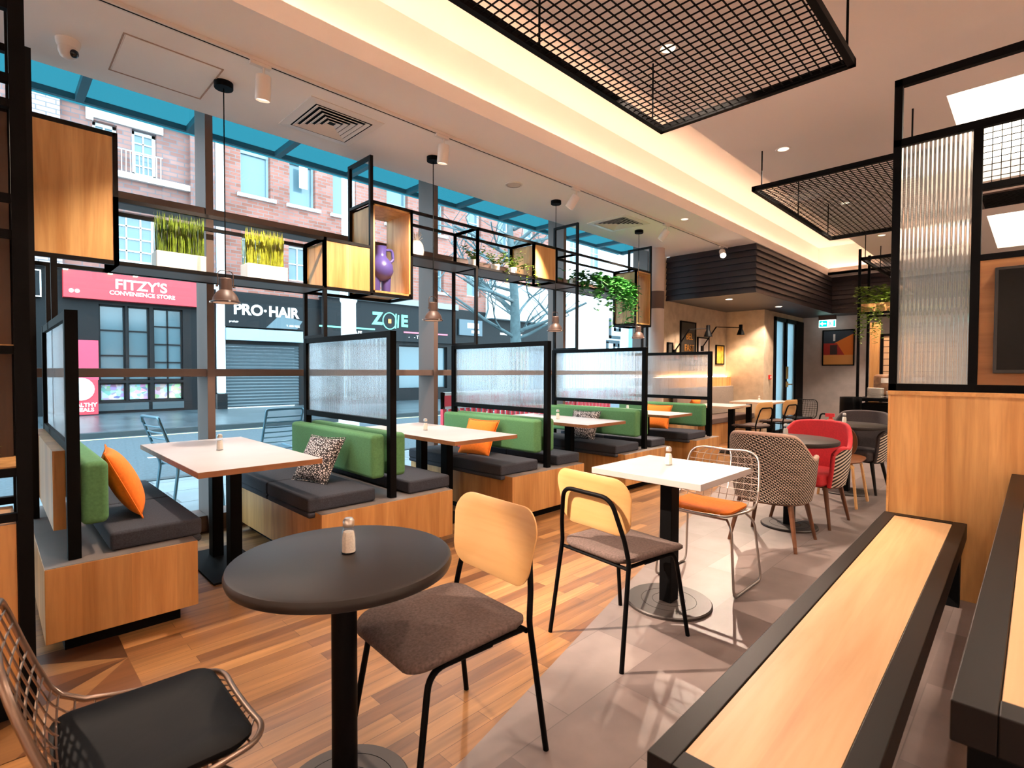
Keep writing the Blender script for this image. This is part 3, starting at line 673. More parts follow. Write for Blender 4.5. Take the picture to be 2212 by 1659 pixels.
# ================================================================ banquettes along the window
DX = [0.284, 2.02, 3.685, 5.393, 7.10]          # the screens' post lines
YB = 3.12
def cushion_seat(t, x0, x1, front):
    """two cushion halves; front = +1 when the sitter's knees are towards +x"""
    for (y0, y1) in ((3.21, 3.90), (3.905, 4.60)):
        mb = MB(); mb.box(x0, y0, .412, x1, y1, .505)
        if front > 0: mb.box(x1-.06, y0, .375, x1, y1, .415)
        else: mb.box(x0, y0, .375, x0+.06, y1, .415)
        mb.build('seat_cushion', M['char'], t, bevel=.018, seg=3)
def bolster(t, x0, x1):
    mb = MB(); mb.box(x0, 3.25, .55, x1, 4.62, .86); mb.build('backrest', M['green'], t, bevel=.03, seg=4)
def banquette(label, k, x0, x1, sides):
    d = DX[k]; t = thing('banquette_bench', label, 'bench', (0, 0, 0), 0, 'oak banquettes along the window')
    mb = MB(); mb.box(x0, YB, .07, x1, 4.62, .41); mb.build('base', M['oak'], t, bevel=.003)
    mb = MB(); mb.box(x0+.002, YB+.002, .4105, x1-.002, 4.62, .4118); mb.build('top_board', M['greyoak'], t)
    mb = MB(); mb.box(x0+.07, YB+.06, 0, x1-.07, 4.6, .07); mb.build('plinth', M['black'], t)
    if 'R' in sides: cushion_seat(t, d+.135, x1+.045, 1); bolster(t, d+.03, d+.14)
    if 'L' in sides: cushion_seat(t, x0-.045, d-.135, -1); bolster(t, d-.14, d-.03)
    return t
b = banquette('oak banquette nearest the camera with an orange pillow, facing away from the left edge', 0, .170, .777, 'R')
mb = MB(); mb.box(.215, 3.30, .54, .262, 4.62, .92); mb.build('back_panel', M['oak'], b)
banquette('double sided oak banquette behind the round black table, white patterned pillow on it', 1, 1.456, 2.486, 'LR')
banquette('double sided oak banquette left of the third booth table, orange pillow on it', 2, 3.126, 4.117, 'LR')
banquette('double sided oak banquette behind the square pedestal table, grey patterned pillow on it', 3, 4.84, 5.81, 'LR')
banquette('last oak banquette beside the column, orange pillow on its window seat', 4, 6.50, 7.19, 'L')

# reeded glass screens on the banquettes
SCRL = ['black framed reeded screen at far left seen almost edge on', 'black framed reeded glass screen between the first and second booth tables, tallest in view',
        'reeded glass screen tinted pink by the street, third from the left', 'reeded glass screen in front of the column, second from the right', 'last reeded glass screen before the plaster niche, lit warm']
for k, d in enumerate(DX):
    t = thing('divider_screen', SCRL[k], 'divider screen', (d, 0, .4115), 0, 'reeded glass screens between the booths')
    z = -.4115
    for y in (3.20, 4.57):
        mb = MB(); mb.box(-.025, y, 0, .025, y+.05, 1.588+z); mb.build('post', M['black'], t, bevel=.002)
    for z0, z1 in ((.915, .96), (1.545, 1.588)):
        mb = MB(); mb.box(-.022, 3.25, z0+z, .022, 4.57, z1+z); mb.build('rail', M['black'], t, bevel=.002)
    mb = MB(); N = 73; nn = N*6
    def fn(u, v, s): return (s, 3.25+1.32*u, .96+z+.585*v)
    P0 = [mb.bm.verts.new((-.004-.0006*(1-math.cos(2*PI*i/6)), 3.25+1.32*i/nn, .96+z)) for i in range(nn+1)]
    P1 = [mb.bm.verts.new((v.co.x, v.co.y, 1.545+z)) for v in P0]
    for i in range(nn): mb.bm.faces.new((P0[i+1], P0[i], P1[i], P1[i+1]))
    q = [mb.bm.verts.new(p) for p in ((.004, 3.25, .96+z), (.004, 4.57, .96+z), (.004, 4.57, 1.545+z), (.004, 3.25, 1.545+z))]; mb.bm.faces.new(q)
    mb.build('glass_panel', M['reed'], t, smooth=60, recalc=False)

# pillows
def pillow(label, loc, rz, tilt, size, m, group):
    t = None
    w_ = size; mb = MB()
    def f(u, v, s):
        a, b_ = u*2-1, v*2-1
        k = max(0, (1-a**2)*(1-b_**2))**.45
        px = 1 - .07*(1-a*a)*0
        return Vector((s*.075*k*w_/.44, a*w_/2*(1-.06*(1-b_*b_)), b_*w_/2*(1-.06*(1-a*a))))
    n = 15
    for s in (1, -1): mb.grid(n, n, lambda u, v, s=s: f(u, v, s))
    bmesh.ops.remove_doubles(mb.bm, verts=mb.bm.verts, dist=1e-4)
    mb.bm.verts.ensure_lookup_table()
    o = mb.build('throw_pillow', m, None, smooth=180, sub=1)
    tag(o, label, 'pillow', group)
    o.location = loc; o.rotation_euler = (0, tilt, rz)
    pts = [(0, w_/2*math.sin(0)+0, 0)]
    e = []
    for k in range(41):
        s_ = k/40*4; side = int(min(3, s_)); f_ = s_-side
        a, b_ = [(-1+2*f_, -1), (1, -1+2*f_), (1-2*f_, 1), (-1, 1-2*f_)][side]
        e.append((0, a*w_/2*(1-.06*(1-b_*b_)), b_*w_/2*(1-.06*(1-a*a))))
    p = MB(); p.tube(e[:-1], .004, 5, True); p.build('piping', m, o, smooth=60)
    return o
# patterned fabric
pm, pnt, pb = base('patterned_fabric'); vt = nd(pnt, 'ShaderNodeTexVoronoi', feature='DISTANCE_TO_EDGE'); vt.inputs['Scale'].default_value = 62
tcx = nd(pnt, 'ShaderNodeTexCoord'); pnt.links.new(tcx.outputs['Object'], vt.inputs['Vector'])
rr = nd(pnt, 'ShaderNodeValToRGB'); rr.color_ramp.elements[0].position = .12; rr.color_ramp.elements[0].color = lin('#2b2526'); rr.color_ramp.elements[1].position = .2; rr.color_ramp.elements[1].color = lin('#d8cfcd')
pnt.links.new(vt.outputs['Distance'], rr.inputs[0]); pnt.links.new(rr.outputs[0], pb.inputs['Base Color']); pb.inputs['Roughness'].default_value = .9
R = math.radians
pillow('orange pillow leaning on the nearest green backrest at the left', (.535, 3.62, .69), R(-8), R(-24), .40, M['orange'], 'orange pillows')
pillow('black and white patterned pillow on the seat beside the nearest booth table', (1.715, 3.72, .66), R(16), R(30), .36, pm, 'patterned pillows')
pillow('orange pillow half hidden behind the second booth table', (3.395, 3.86, .66), R(10), R(28), .38, M['orange'], 'orange pillows')
pillow('grey patterned pillow under the edge of the third booth table', (5.10, 3.88, .66), R(8), R(28), .38, pm, 'patterned pillows')
pillow('orange pillow below the fourth booth table at the last screen', (6.80, 3.86, .66), R(8), R(28), .38, M['orange'], 'orange pillows')

# booth tables
def booth_table(label, x, y0, y1, w_=.68, name='booth_table', group='white booth tables', edge=None):
    t = thing(name, label, 'table', (x, (y0+y1)/2, 0), 0, group); h = (y1-y0)/2
    mb = MB(); mb.box(-w_/2, -h, .732, w_/2, h, .765); top = mb.build('tabletop', M['whitelam'], t, bevel=.002)
    mb = MB(); e = .0015
    mb.box(-w_/2-e, -h-e, .7325, w_/2+e, -h, .7635); mb.box(-w_/2-e, h, .7325, w_/2+e, h+e, .7635); mb.box(-w_/2-e, -h, .7325, -w_/2, h, .7635); mb.box(w_/2, -h, .7325, w_/2+e, h, .7635)
    mb.build('edge_band', edge or M['plyedgeo'], top)
    for s in (-1, 1):
        mb = MB(); mb.box(-.035, s*.19-.045, .012, .035, s*.19+.045, .732); mb.build('column', M['black'], t, bevel=.004)
    mb = MB(); mb.box(-.17, -.36, 0, .17, .36, .014); mb.build('base_plate', M['black'], t, bevel=.003)
    mb = MB(); mb.box(-.2, -.3, .72, .2, .3, .7325); mb.build('support_plate', M['black'], t)
    return t
booth_table('white booth table nearest the camera with one salt shaker, beside the first window', 1.125, 3.13, 4.60)
booth_table('second white booth table, between the patterned pillow bench and an orange pillow', 2.87, 3.15, 4.60)
booth_table('third white booth table, in front of the grey patterned pillow', 4.62, 3.20, 4.60)
booth_table('fourth white booth table, in front of the last screen', 6.23, 3.20, 4.60, .60)

# ================================================================ pedestal tables
def pedestal(label, loc, top, r=0, w_=0, d=0, group=None, m=None, colm='flat', name='pedestal_table', h=.75, base_r=.22, em=None, off=(0, 0)):
    t = thing(name, label, 'table', loc, 0, group)
    if top == 'round':
        mb = MB(); mb.lathe([(0, h-.04), (r-.016, h-.04), (r-.004, h-.034), (r, h-.022), (r, h-.014), (r-.004, h-.004), (r-.014, h), (0, h)], 72, (off[0], off[1], 0), cap=False); mb.build('tabletop', m, t, smooth=35)
    else:
        mb = MB(); mb.box(off[0]-w_/2, off[1]-d/2, h-.035, off[0]+w_/2, off[1]+d/2, h); tp = mb.build('tabletop', m, t, bevel=.003)
    mb = MB()
    if colm == 'flat': mb.box(-.045, -.035, .01, .045, .035, h-.035)
    else: mb.lathe([(.038, .01), (.038, h-.03)], 28)
    mb.build('column', M['black'], t, bevel=.003 if colm == 'flat' else 0, smooth=0 if colm == 'flat' else 40)
    mb = MB(); mb.lathe([(base_r, 0), (base_r, .012), (base_r-.006, .018), (0, .018)], 64); bp = mb.build('base_plate', mat('base_disc_iron', '#4b4441', .4, .4) if 'base_disc' not in M else M['base_disc'], t, smooth=30)
    for rr_ in (.09, .15):
        mb = MB(); mb.tube([(rr_*math.cos(a*PI/24), rr_*math.sin(a*PI/24), .018) for a in range(48)], .0012, 4, True); mb.build('groove', M['black'], bp)
    mb = MB(); mb.box(off[0]-.13, off[1]-.13, h-.052, off[0]+.13, off[1]+.13, h-.0402) if top == 'round' else mb.box(-.2, -.2, h-.047, .2, .2, h-.0355); mb.build('support_plate', M['black'], t)
    return t
M['base_disc'] = mat('base_disc_iron', '#3b3431', .42, .3)
pedestal('round dark topped pedestal table in the foreground with a salt shaker on it', (.765, 1.49, 0), 'round', .327, m=M['darktop'], colm='round', name='round_table', h=.745, base_r=.2)
pedestal('square white topped pedestal table between a wooden chair and a wire chair', (2.72, 1.46, 0), 'square', w_=.64, d=.66, m=M['whitelam'], name='square_table', h=.755, base_r=.235, off=(.07, .03))
pedestal('round dark table between the houndstooth armchair and the red armchair', (4.82, 1.48, 0), 'round', .375, m=M['darktop'], name='round_table', h=.745, off=(.03, .02))
pedestal('round dark table farthest back, in front of the dark grey armchair', (6.62, 1.47, 0), 'round', .375, m=M['darktop'], name='round_table', h=.745, off=(.03, 0))

# salt shakers
def shaker(label, loc):
    t = thing('salt_shaker', label, 'salt shaker', loc, 0, 'salt shakers on the tables')
    mb = MB(); mb.lathe([(.0, .0), (.022, 0), (.0235, .006), (.0225, .045), (.019, .068), (.0145, .078), (.0145, .084)], 10, cap=False); mb.build('glass_body', M['shaker'], t, smooth=25)
    mb = MB(); mb.lathe([(0, .004), (.0205, .004), (.0195, .045), (.016, .066), (0, .066)], 10, cap=False); mb.build('salt', M['salt'], t, smooth=30)
    mb = MB(); mb.lathe([(.0165, .082), (.0175, .086), (.0175, .1), (.012, .108), (0, .11)], 16); mb.build('cap', M['chrome'], t, smooth=40)
    return t
s0 = shaker('salt shaker on the round dark table in the foreground', (.787, 1.502, .745))
for lab, loc in (('salt shaker on the nearest white booth table', (1.116, 3.926, .765)), ('salt shaker on the second booth table, against a window mullion', (2.83, 3.95, .765)),
                 ('salt shaker on the third booth table, before a green backrest', (4.58, 3.85, .765)), ('small salt shaker on the fourth booth table, behind the last but one screen', (6.40, 4.10, .765)),
                 ('salt shaker on the square white pedestal table', (2.86, 1.545, .755)), ('salt shaker on the round table in front of the red armchair', (4.98, 1.57, .745)),
                 ('salt shaker on the farthest round dark table', (6.74, 1.52, .745)), ('salt shaker on the rear table of the plaster niche', (10.3, 3.72, .75))):
    copy_tree(s0, loc, None, lab)

# ================================================================ chairs
def wooden_chair(label, loc, rz):
    t = thing('wooden_chair', label, 'chair', loc, rz, 'wooden backed chairs with brown seats')
    # seat pad, dished, corners rounded
    mb = MB(); o = [(x+.02, y) for x, y in rrect(.46, .44, .075, 6)]; n = len(o)
    def dish(x, y): return .012*((y/.2)**2) - .016*max(0, (x-.1)/.12)**2
    rings = []
    for (k, dz) in ((.955, -.032), (1.0, -.022), (1.0, -.008), (.95, 0), (.7, 0), (.35, 0)):
        rings.append([mb.bm.verts.new((x*k, y*k*(1 if x > 0 else .96), .468+dz+dish(x*k, y*k))) for x, y in o])
    for a, b_ in zip(rings, rings[1:]):
        for k in range(n): mb.bm.faces.new((a[k], a[(k+1) % n], b_[(k+1) % n], b_[k]))
    mb.bm.faces.new(rings[0][::-1]); mb.bm.faces.new(rings[-1])
    mb.build('seat', M['brownfab'], t, smooth=60)
    for s in (-1, 1):
        mb = MB(); mb.tube(fillet([(-.05, s*.185, .425), (.185, s*.185, .425), (.255, s*.215, 0)], .06, 6), .0105, 10); mb.build('leg', M['black'], t, smooth=40)
        mb = MB(); mb.tube(fillet([(-.26, s*.23, 0), (-.195, s*.212, .46), (-.205, s*.205, .52)], .02, 3), .0105, 10); mb.build('leg', M['black'], t, smooth=40)
    mb = MB(); mb.tube(fillet([(-.205, -.205, .52), (-.212, -.2, .56), (-.249, -.15, .745), (-.249, .15, .745), (-.212, .2, .56), (-.205, .205, .52)], .06, 7), .0105, 10)
    mb.build('back_frame', M['black'], t, smooth=40)
    mb = MB(); mb.tube([(-.19, -.205, .43), (-.19, .205, .43)], .009, 8); mb.tube([(-.19, -.185, .428), (.1, -.185, .428)], .009, 8); mb.tube([(-.19, .185, .428), (.1, .185, .428)], .009, 8); mb.build('seat_frame', M['black'], t, smooth=40)
    # curved plywood back
    mb = MB(); o = rrect(.465, .268, .085, 7); n = len(o)
    def bend(y, z, k): x = -.203-(z-.58)*.15; return (x + .38*y*y + k, y*(1-.06*(z < .68)), z)
    A = []; 
    for kk, off in ((.97, .0055), (1, .003), (1, -.003), (.97, -.0055)):
        A.append([mb.bm.verts.new(bend(a*kk, .70+b_*kk, off)) for a, b_ in o])
    for a, b_ in zip(A, A[1:]):
        for k in range(n): mb.bm.faces.new((a[k], a[(k+1) % n], b_[(k+1) % n], b_[k]))
    for ringv, off in ((A[0], .0055), (A[-1], -.0055)):
        rows = [ringv]
        for kk in (.75, .5, .25): rows.append([mb.bm.verts.new(bend(a*kk*.97, .70+b_*kk*.97, off)) for a, b_ in o])
        for a, b_ in zip(rows, rows[1:]):
            for k in range(n): mb.bm.faces.new((a[k], a[(k+1) % n], b_[(k+1) % n], b_[k]))
        mb.bm.faces.new(rows[-1])
    mb.build('backrest', M['ply'], t, smooth=50)
    return t
ch = wooden_chair('wooden backed chair pulled up to the round foreground table, its back to the right', (1.105, 1.425, 0), R(176.6))
copy_tree(ch, (2.215, 1.45, 0), R(-7), 'wooden backed chair seen from behind at the square white table')
copy_tree(ch, (8.62, 3.22, 0), R(78), 'distant wooden backed chair at the front table of the niche')
copy_tree(ch, (9.75, 3.20, 0), R(80), 'distant wooden backed chair next to the frosted door, at the rear niche table')

def wire_chair(label, loc, rz, m, cushion=None):
    t = thing('wire_chair', label, 'chair', loc, rz, 'wire mesh chairs')
    prof = fillet([(-.25, 0, .795), (-.20, 0, .62), (-.135, 0, .452), (.02, 0, .435), (.215, 0, .466)], .12, 7)
    L_ = [0]
    for a, b_ in zip(prof, prof[1:]): L_.append(L_[-1]+(b_-a).length)
    tot = L_[-1]
    def at(s):
        s *= tot
        for i in range(len(prof)-1):
            if s <= L_[i+1]+1e-6:
                f = (s-L_[i])/(L_[i+1]-L_[i]); return prof[i].lerp(prof[i+1], f)
        return prof[-1]
    def hw(s):                       # half width along the profile
        if s < .12: return .145 + .087*math.sqrt(max(0, 1-(1-s/.12)**2))
        b_ = .232 + .02*math.sin(PI*min(1, max(0, (s-.1)/.7)))
        if s > .9: return (.222 - .02) - .075*(1-math.sqrt(max(0, 1-((s-.9)/.1)**2)))
        return b_ if s < .6 else b_ + (.202-b_)*(s-.6)/.3
    def pt(s, v):
        p = at(s); h_ = hw(s); c = .03*(v*v)*(1 if s > .45 else .8)*(1 - .85*max(0, (s-.7)/.3))
        nrm = Vector((.5, 0, .9)) if s > .45 else Vector((.95, 0, .3))
        return p + Vector((0, v*h_, 0)) + nrm*c
    mb = MB(); S = [0, .012, .03, .05, .08, .12, .2, .3, .4, .48, .56, .64, .72, .8, .86, .9, .93, .955, .975, .988, .995, .999, 1]
    ring = [pt(s, 1) for s in S] + [pt(1, v) for v in (.6, .2, -.2, -.6)] + [pt(s, -1) for s in S[::-1]] + [pt(0, v) for v in (-.6, -.2, .2, .6)]
    mb.tube(ring, .0075, 8, True); mb.build('rim', m, t, smooth=50)
    mb = MB()
    for k in range(1, 10):
        v = -1+k*.2; mb.tube([pt(s/22, v) for s in range(23)], .0026, 5)
    for k in range(1, 17):
        s = k/17; mb.tube([pt(s, v/5) for v in range(-5, 6)], .0026, 5)
    mb.build('wire_mesh', m, t)
    for s in (-1, 1):
        mb = MB(); mb.tube(fillet([(-.13, s*.17, .435), (-.17, s*.22, .38), (-.215, s*.25, .009), (.20, s*.25, .009), (.175, s*.22, .40), (.12, s*.17, .432)], .05, 5), .0075, 8)
        mb.build('leg', m, t, smooth=50)
    for x_ in (-.13, .12): mb = MB(); mb.tube([(x_, -.17, .43), (x_, .17, .43)], .006, 6); mb.build('cross_bar', m, t)
    if cushion:
        mb = MB(); o = rrect(.345, .40, .06, 6); n = len(o); rings = []
        for (k, dz) in ((.96, .008), (1, .016), (1, .026), (.93, .036), (.6, .042), (.25, .044)):
            rings.append([mb.bm.verts.new((.022+x*k, y*k, .430+dz+.028*(y*k/.2)**2*(.8)+.03*max(0, (x*k+.0)/.2)**2*.6 + (.02*((-x*k)/.2)**2 if x < -.1 else 0))) for x, y in o])
        for a, b_ in zip(rings, rings[1:]):
            for k in range(n): mb.bm.faces.new((a[k], a[(k+1) % n], b_[(k+1) % n], b_[k]))
        mb.bm.faces.new(rings[0][::-1]); mb.bm.faces.new(rings[-1]); mb.build('seat_cushion', cushion, t, smooth=60)
    return t
wire_chair('bronze wire chair with a black leather cushion at the lower left corner', (.235, 1.435, 0), R(-1), M['bronze'], M['leather'])
wire_chair('wire chair with an orange cushion at the square white table', (3.21, 1.46, 0), R(180), mat('brushed_wire', '#a9a09a', .3, .9), M['orange'])
wire_chair('distant black wire chair beside the frosted door', (10.5, 3.1, 0), R(168), M['black'], M['leather'])

# tub armchairs: patterned outside, plain lining
def weave(name, kind):
    m, nt, b_ = base(name); L = nt.links.new; uv = nd(nt, 'ShaderNodeUVMap'); uv.uv_map = 'cloth'
    sx = nd(nt, 'ShaderNodeSeparateXYZ'); L(uv.outputs[0], sx.inputs[0])
    def mth(op, a, b__=None):
        n = nd(nt, 'ShaderNodeMath', operation=op)
        for i, v in enumerate((a, b__)):
            if v is None: continue
            if isinstance(v, (int, float)): n.inputs[i].default_value = v
            else: L(v, n.inputs[i])
        return n.outputs[0]
    if kind == 'hound':
        s = .006
        i = mth('FLOOR', mth('DIVIDE', sx.outputs['X'], s)); j = mth('FLOOR', mth('DIVIDE', sx.outputs['Y'], s))
        # stepped dashes three cells long with a cross tick between the rows
        jr = mth('FLOOR', mth('DIVIDE', j, 2)); jj = mth('FLOORED_MODULO', j, 2)
        k = mth('FLOORED_MODULO', mth('ADD', i, mth('MULTIPLY', jr, 2)), 5)
        a = mth('MULTIPLY', mth('LESS_THAN', k, 2.5), mth('LESS_THAN', jj, .5))
        c = mth('MULTIPLY', mth('GREATER_THAN', jj, .5), mth('LESS_THAN', mth('ABSOLUTE', mth('SUBTRACT', k, 3)), .6))
        fac = mth('MAXIMUM', a, c); c1, c2 = '#181312', '#cbb8a8'
    else:
        fac = mth('LESS_THAN', mth('FLOORED_MODULO', mth('ADD', sx.outputs['Y'], mth('MULTIPLY', sx.outputs['X'], .35)), .032), .016); c1, c2 = '#2a2321', '#d9cabb'
    mx = nd(nt, 'ShaderNodeMixRGB'); mx.inputs[1].default_value = lin(c1); mx.inputs[2].default_value = lin(c2); L(fac, mx.inputs[0]); L(mx.outputs[0], b_.inputs['Base Color']); b_.inputs['Roughness'].default_value = .95
    return m
M['hound'] = weave('houndstooth_weave', 'hound'); M['stripe'] = weave('striped_weave', 'stripe')
def armchair(label, loc, rz, outer, inner, piping, legm):
    t = thing('armchair', label, 'armchair', loc, rz, 'tub armchairs at the round tables')
    A0 = R(128)
    def hgt(a):
        q = abs(a)/A0
        if q < .30: return .85 - .012*(q/.30)**2
        if q < .70:
            f = (q-.30)/.40; return .838 - (.838-.655)*(f*f*(3-2*f))
        f = (q-.70)/.30; return .655 + .015*math.sin(f*PI) - .04*f**4
    def pos(a, v, inset):
        # a = 0 is the middle of the back (-x); v 0..1 bottom to top
        z = .34 + (hgt(a)-.34)*v; h_ = (z-.34)/.5
        ex = .27 + .055*h_ - inset; ey = .275 + .03*min(1, h_*1.6) - inset
        c, s = -math.cos(a), math.sin(a)
        if abs(a) > PI/2: ex = .25 - inset*0
        x = ex*(abs(c)**.85)*(1 if c > 0 else -1); y = ey*(abs(s)**.8)*(1 if s > 0 else -1)
        low = max(0, 1-h_/.25)*.045
        k = 1 - low
        return Vector((x*k, y*k, z))
    nu, nv = 49, 14
    for nm, ins, m in (('outer_shell', 0, outer), ('inner_lining', .035, inner)):
        mb = MB(); V = mb.grid(nu, nv, lambda u, v: pos((u*2-1)*A0, v, ins)); me_uv = {}
        uvl = mb.bm.loops.layers.uv.new('cloth')
        for i in range(nu):
            for j in range(nv): me_uv[V[i][j]] = ((i/(nu-1)*2-1)*A0*.31, V[i][j].co.z)
        for f in mb.bm.faces:
            for l in f.loops: l[uvl].uv = me_uv[l.vert]
        mb.build(nm, m, t, smooth=70)
    mb = MB(); rim = [(pos((u/60*2-1)*A0, 1, 0)+pos((u/60*2-1)*A0, 1, .035))/2 for u in range(61)]; mb.tube(rim, .019, 8)
    for s in (-1, 1): mb.tube([(pos(s*A0, v/8, 0)+pos(s*A0, v/8, .035))/2 for v in range(9)], .018, 8)
    mb.build('rolled_edge', piping, t, smooth=60)
    mb = MB(); o = [pos((u/40*2-1)*A0, .05, .03) for u in range(41)]; o2 = [(p.x, p.y) for p in o] + [(.25, -.2), (.255, 0), (.25, .2)][::-1][::1]
    o2 = [(p.x, p.y) for p in o] + [(.262, .17), (.268, 0), (.262, -.17)]
    mb.prism(o2, .345, .455); mb.build('seat', inner, t, bevel=.03, seg=4)
    mb = MB(); mb.prism([(p.x*.97, p.y*.97) for p in [pos((u/30*2-1)*A0, 0, .01) for u in range(31)]], .325, .345); mb.build('seat_base', legm, t)
    for sx_, sy_ in ((1, 1), (1, -1), (-1, 1), (-1, -1)):
        mb = MB(); a = Vector((.17*sx_, .18*sy_, .335)); b_ = Vector((.235*sx_, .24*sy_, 0)); mb.tube([b_, a], .012, 12, r2=.021); mb.build('leg', legm, t, smooth=40)
    return t
M['legwood'] = wood('dark_leg_wood', '#4a2c1c', '#6b4228', 'Z', 1.5, .4)
M['cream'] = mat('cream_piping', '#b99c8e', .85)
armchair('houndstooth tub armchair seen from behind, nearest of the armchairs', (4.33, 1.45, 0), R(0), M['hound'], M['darkfab'], M['cream'], M['legwood'])
armchair('red tub armchair facing the houndstooth one across a round table', (5.16, 1.42, 0), R(176), M['stripe'], M['red'], M['red'], M['legwood'])
armchair('dark grey tub armchair with striped side behind the farthest round table', (6.90, 1.42, 0), R(176), M['stripe'], M['darkfab'], M['darkfab'], M['blackw'])

# bent plywood chair
t = thing('bent_plywood_chair', 'bent plywood chair with walnut seat between the red and dark armchairs', 'chair', (6.08, 1.43, 0), 0)
mb = MB(); mb.prism(rrect(.47, .46, .16, 7), 0, .013, Matrix.Translation((.02, 0, .435)) @ Matrix.Rotation(R(-4), 4, 'Y')); mb.build('seat', M['walnut'], t, bevel=.004)
mb = MB(); o = rrect(.44, .34, .15, 8); n = len(o); A = []
for off in (.006, -.006): A.append([mb.bm.verts.new((-.215-(z+.17)*.18+.5*y*y+off, y, .64+z)) for y, z in o])
for k in range(n): mb.bm.faces.new((A[0][k], A[0][(k+1) % n], A[1][(k+1) % n], A[1][k]))
mb.bm.faces.new(A[0]); mb.bm.faces.new(A[1][::-1]); mb.build('backrest', M['walnut'], t)
mb = MB()
mb.bar((-.05, -.05, .43), (-.19, -.05, .52), .03, .012); mb.bar((-.19, -.05, .52), (-.21, -.05, .68), .03, .012); mb.bar((-.05, .05, .43), (-.19, .05, .52), .03, .012); mb.bar((-.19, .05, .52), (-.21, .05, .68), .03, .012); mb.build('back_support', M['walnut'], t)
for x0 in (-.2, .2):
    for s in (-1, 1):
        mb = MB(); pts = fillet([(x0*.7, s*.05, .425), (x0*.85, s*.17, .42), (x0*1.15, s*.225, 0)], .09, 7)
        for a, b_ in zip(pts, pts[1:]): mb.bar(a, b_, .045, .016)
        mb.build('leg', M['ply'], t)
# ================================================================ ceiling fittings
def pendant(label, x):
    t = thing('pendant_lamp', label, 'pendant lamp', (x, 4.02, 1.775), 0, 'brown pendant lamps over the booth tables')
    mb = MB(); mb.lathe([(.086, 0), (.093, .004), (.093, .012), (.084, .016), (.078, .04), (.062, .068), (.042, .088), (.042, .092), (.042, .165), (.036, .172), (.0, .172)], 32, cap=False)
    mb.lathe([(.080, .002), (.074, .038), (.058, .064), (.04, .08), (0, .08)], 32, cap=False); sh = mb.build('shade', M['pend'], t, smooth=35)
    for a in range(3):
        mb = MB(); c = (.096*math.cos(a*2.09+.5), .096*math.sin(a*2.09+.5), .006); mb.lathe([(0, -.006), (.008, -.004), (.008, .006), (0, .008)], 8, c); mb.build('clip', M['chrome'], sh)
    mb = MB(); mb.lathe([(0, .018), (.072, .018), (.072, .022), (0, .022)], 28, cap=False); mb.build('diffuser', M['glow'], t)
    mb = MB(); mb.tube(fillet([(-.05, 0, .115), (-.05, 0, .225), (.05, 0, .225), (.05, 0, .115)], .035, 6), .0035, 6); mb.lathe([(.0, -.006), (.009, -.005), (.009, .005), (0, .006)], 8, (-.055, 0, .115)); mb.lathe([(0, -.006), (.009, -.005), (.009, .005), (0, .006)], 8, (.055, 0, .115)); mb.build('bail', M['pend'], t)
    mb = MB(); mb.tube([(0, 0, .17), (0, 0, 1.5)], .004, 6); mb.build('cord', M['black'], t)
    mb = MB(); mb.lathe([(0, 1.475), (.058, 1.475), (.06, 1.48), (.06, 1.515), (0, 1.515)], 32, cap=False); mb.build('canopy', M['black'], t, smooth=35)
    return t
p0 = pendant('brown metal pendant lamp over the nearest booth table', 1.19)
for x, lab in ((2.97, 'brown pendant lamp over the second booth table, beside the purple vase'), (4.73, 'brown pendant lamp over the third booth table, before a window mullion'), (6.53, 'brown pendant lamp over the fourth booth table, beside the ivy')):
    copy_tree(p0, (x, 4.02, 1.775), None, lab)
for x in (1.19, 2.97, 4.73, 6.53): spot('pendant_bulb', (x, 4.02, 1.79), (x, 4.02, 0), 9, 125, .4, WARM, .05)

tr = thing('lighting_track', 'white lighting track running along the ceiling near the windows', 'lighting track', (0, 3.56, ZC))
mb = MB(); mb.box(-2.5, -.02, -.022, 8.38, .02, -.0005); mb.build('rail', M['white'], tr)
mb = MB(); mb.box(-2.5, -.006, -.0235, 8.38, .004, -.0222); mb.build('slot', M['black'], tr)
def track_spot(label, x, target, power, cone=None):
    t = thing('track_spotlight', label, 'spotlight', (x, 3.56, ZC-.022), 0, 'white track spotlights')
    mb = MB(); mb.box(-.085, -.017, -.022, .045, .017, 0); mb.build('adapter', M['white'], t, bevel=.003)
    mb = MB(); mb.tube([(0, 0, -.02), (0, 0, -.07)], .008, 8); mb.build('stem', M['white'], t)
    d = (Vector(target) - Vector((x, 3.56, 3.13))).normalized()
    q = d.to_track_quat('-Z', 'Y')
    mb = MB(); mb.lathe([(.030, .0), (.044, .0), (.046, -.004), (.046, -.145), (.042, -.15), (.039, -.14)], 32, cap=False); mb.lathe([(0, .0), (.03, .0)], 32, cap=False)
    can = mb.build('lamp_body', M['white'], t, smooth=40); can.location = (0, 0, -.07); can.rotation_mode = 'QUATERNION'; can.rotation_quaternion = q
    mb = MB(); mb.lathe([(0, -.138), (.038, -.138), (.038, -.134), (0, -.134)], 28, cap=False); mb.build('lens', emis('spot_lens', (1, .82, .62), 40 if x > 8 else 1.5), can)
    c = Vector((x, 3.56, ZC-.092)) + d*.17
    spot('track_lamp', c, target, power, cone or (118 if x < 3 else 75), .5, NEUT, .02)
track_spot('white track spotlight nearest the camera, above the first ceiling vent', 1.29, (1.35, 4.1, 0), 100)
track_spot('white track spotlight in line with the second pendant lamp', 2.74, (2.8, 4.1, 0), 110)
track_spot('white track spotlight at the near end of the track, aimed at the square table', -.2, (2.9, 1.4, 0), 900, 27)
track_spot('white track spotlight over the rear end of the track, aimed at the foreground chair', -1.1, (1.2, 1.4, 0), 400, 30)
track_spot('tilted white track spotlight above the third pendant lamp', 4.53, (4.2, 4.5, 1.8), 190)
track_spot('small tilted white track spotlight beside the second ceiling vent', 6.48, (6.2, 4.5, 1.8), 190)
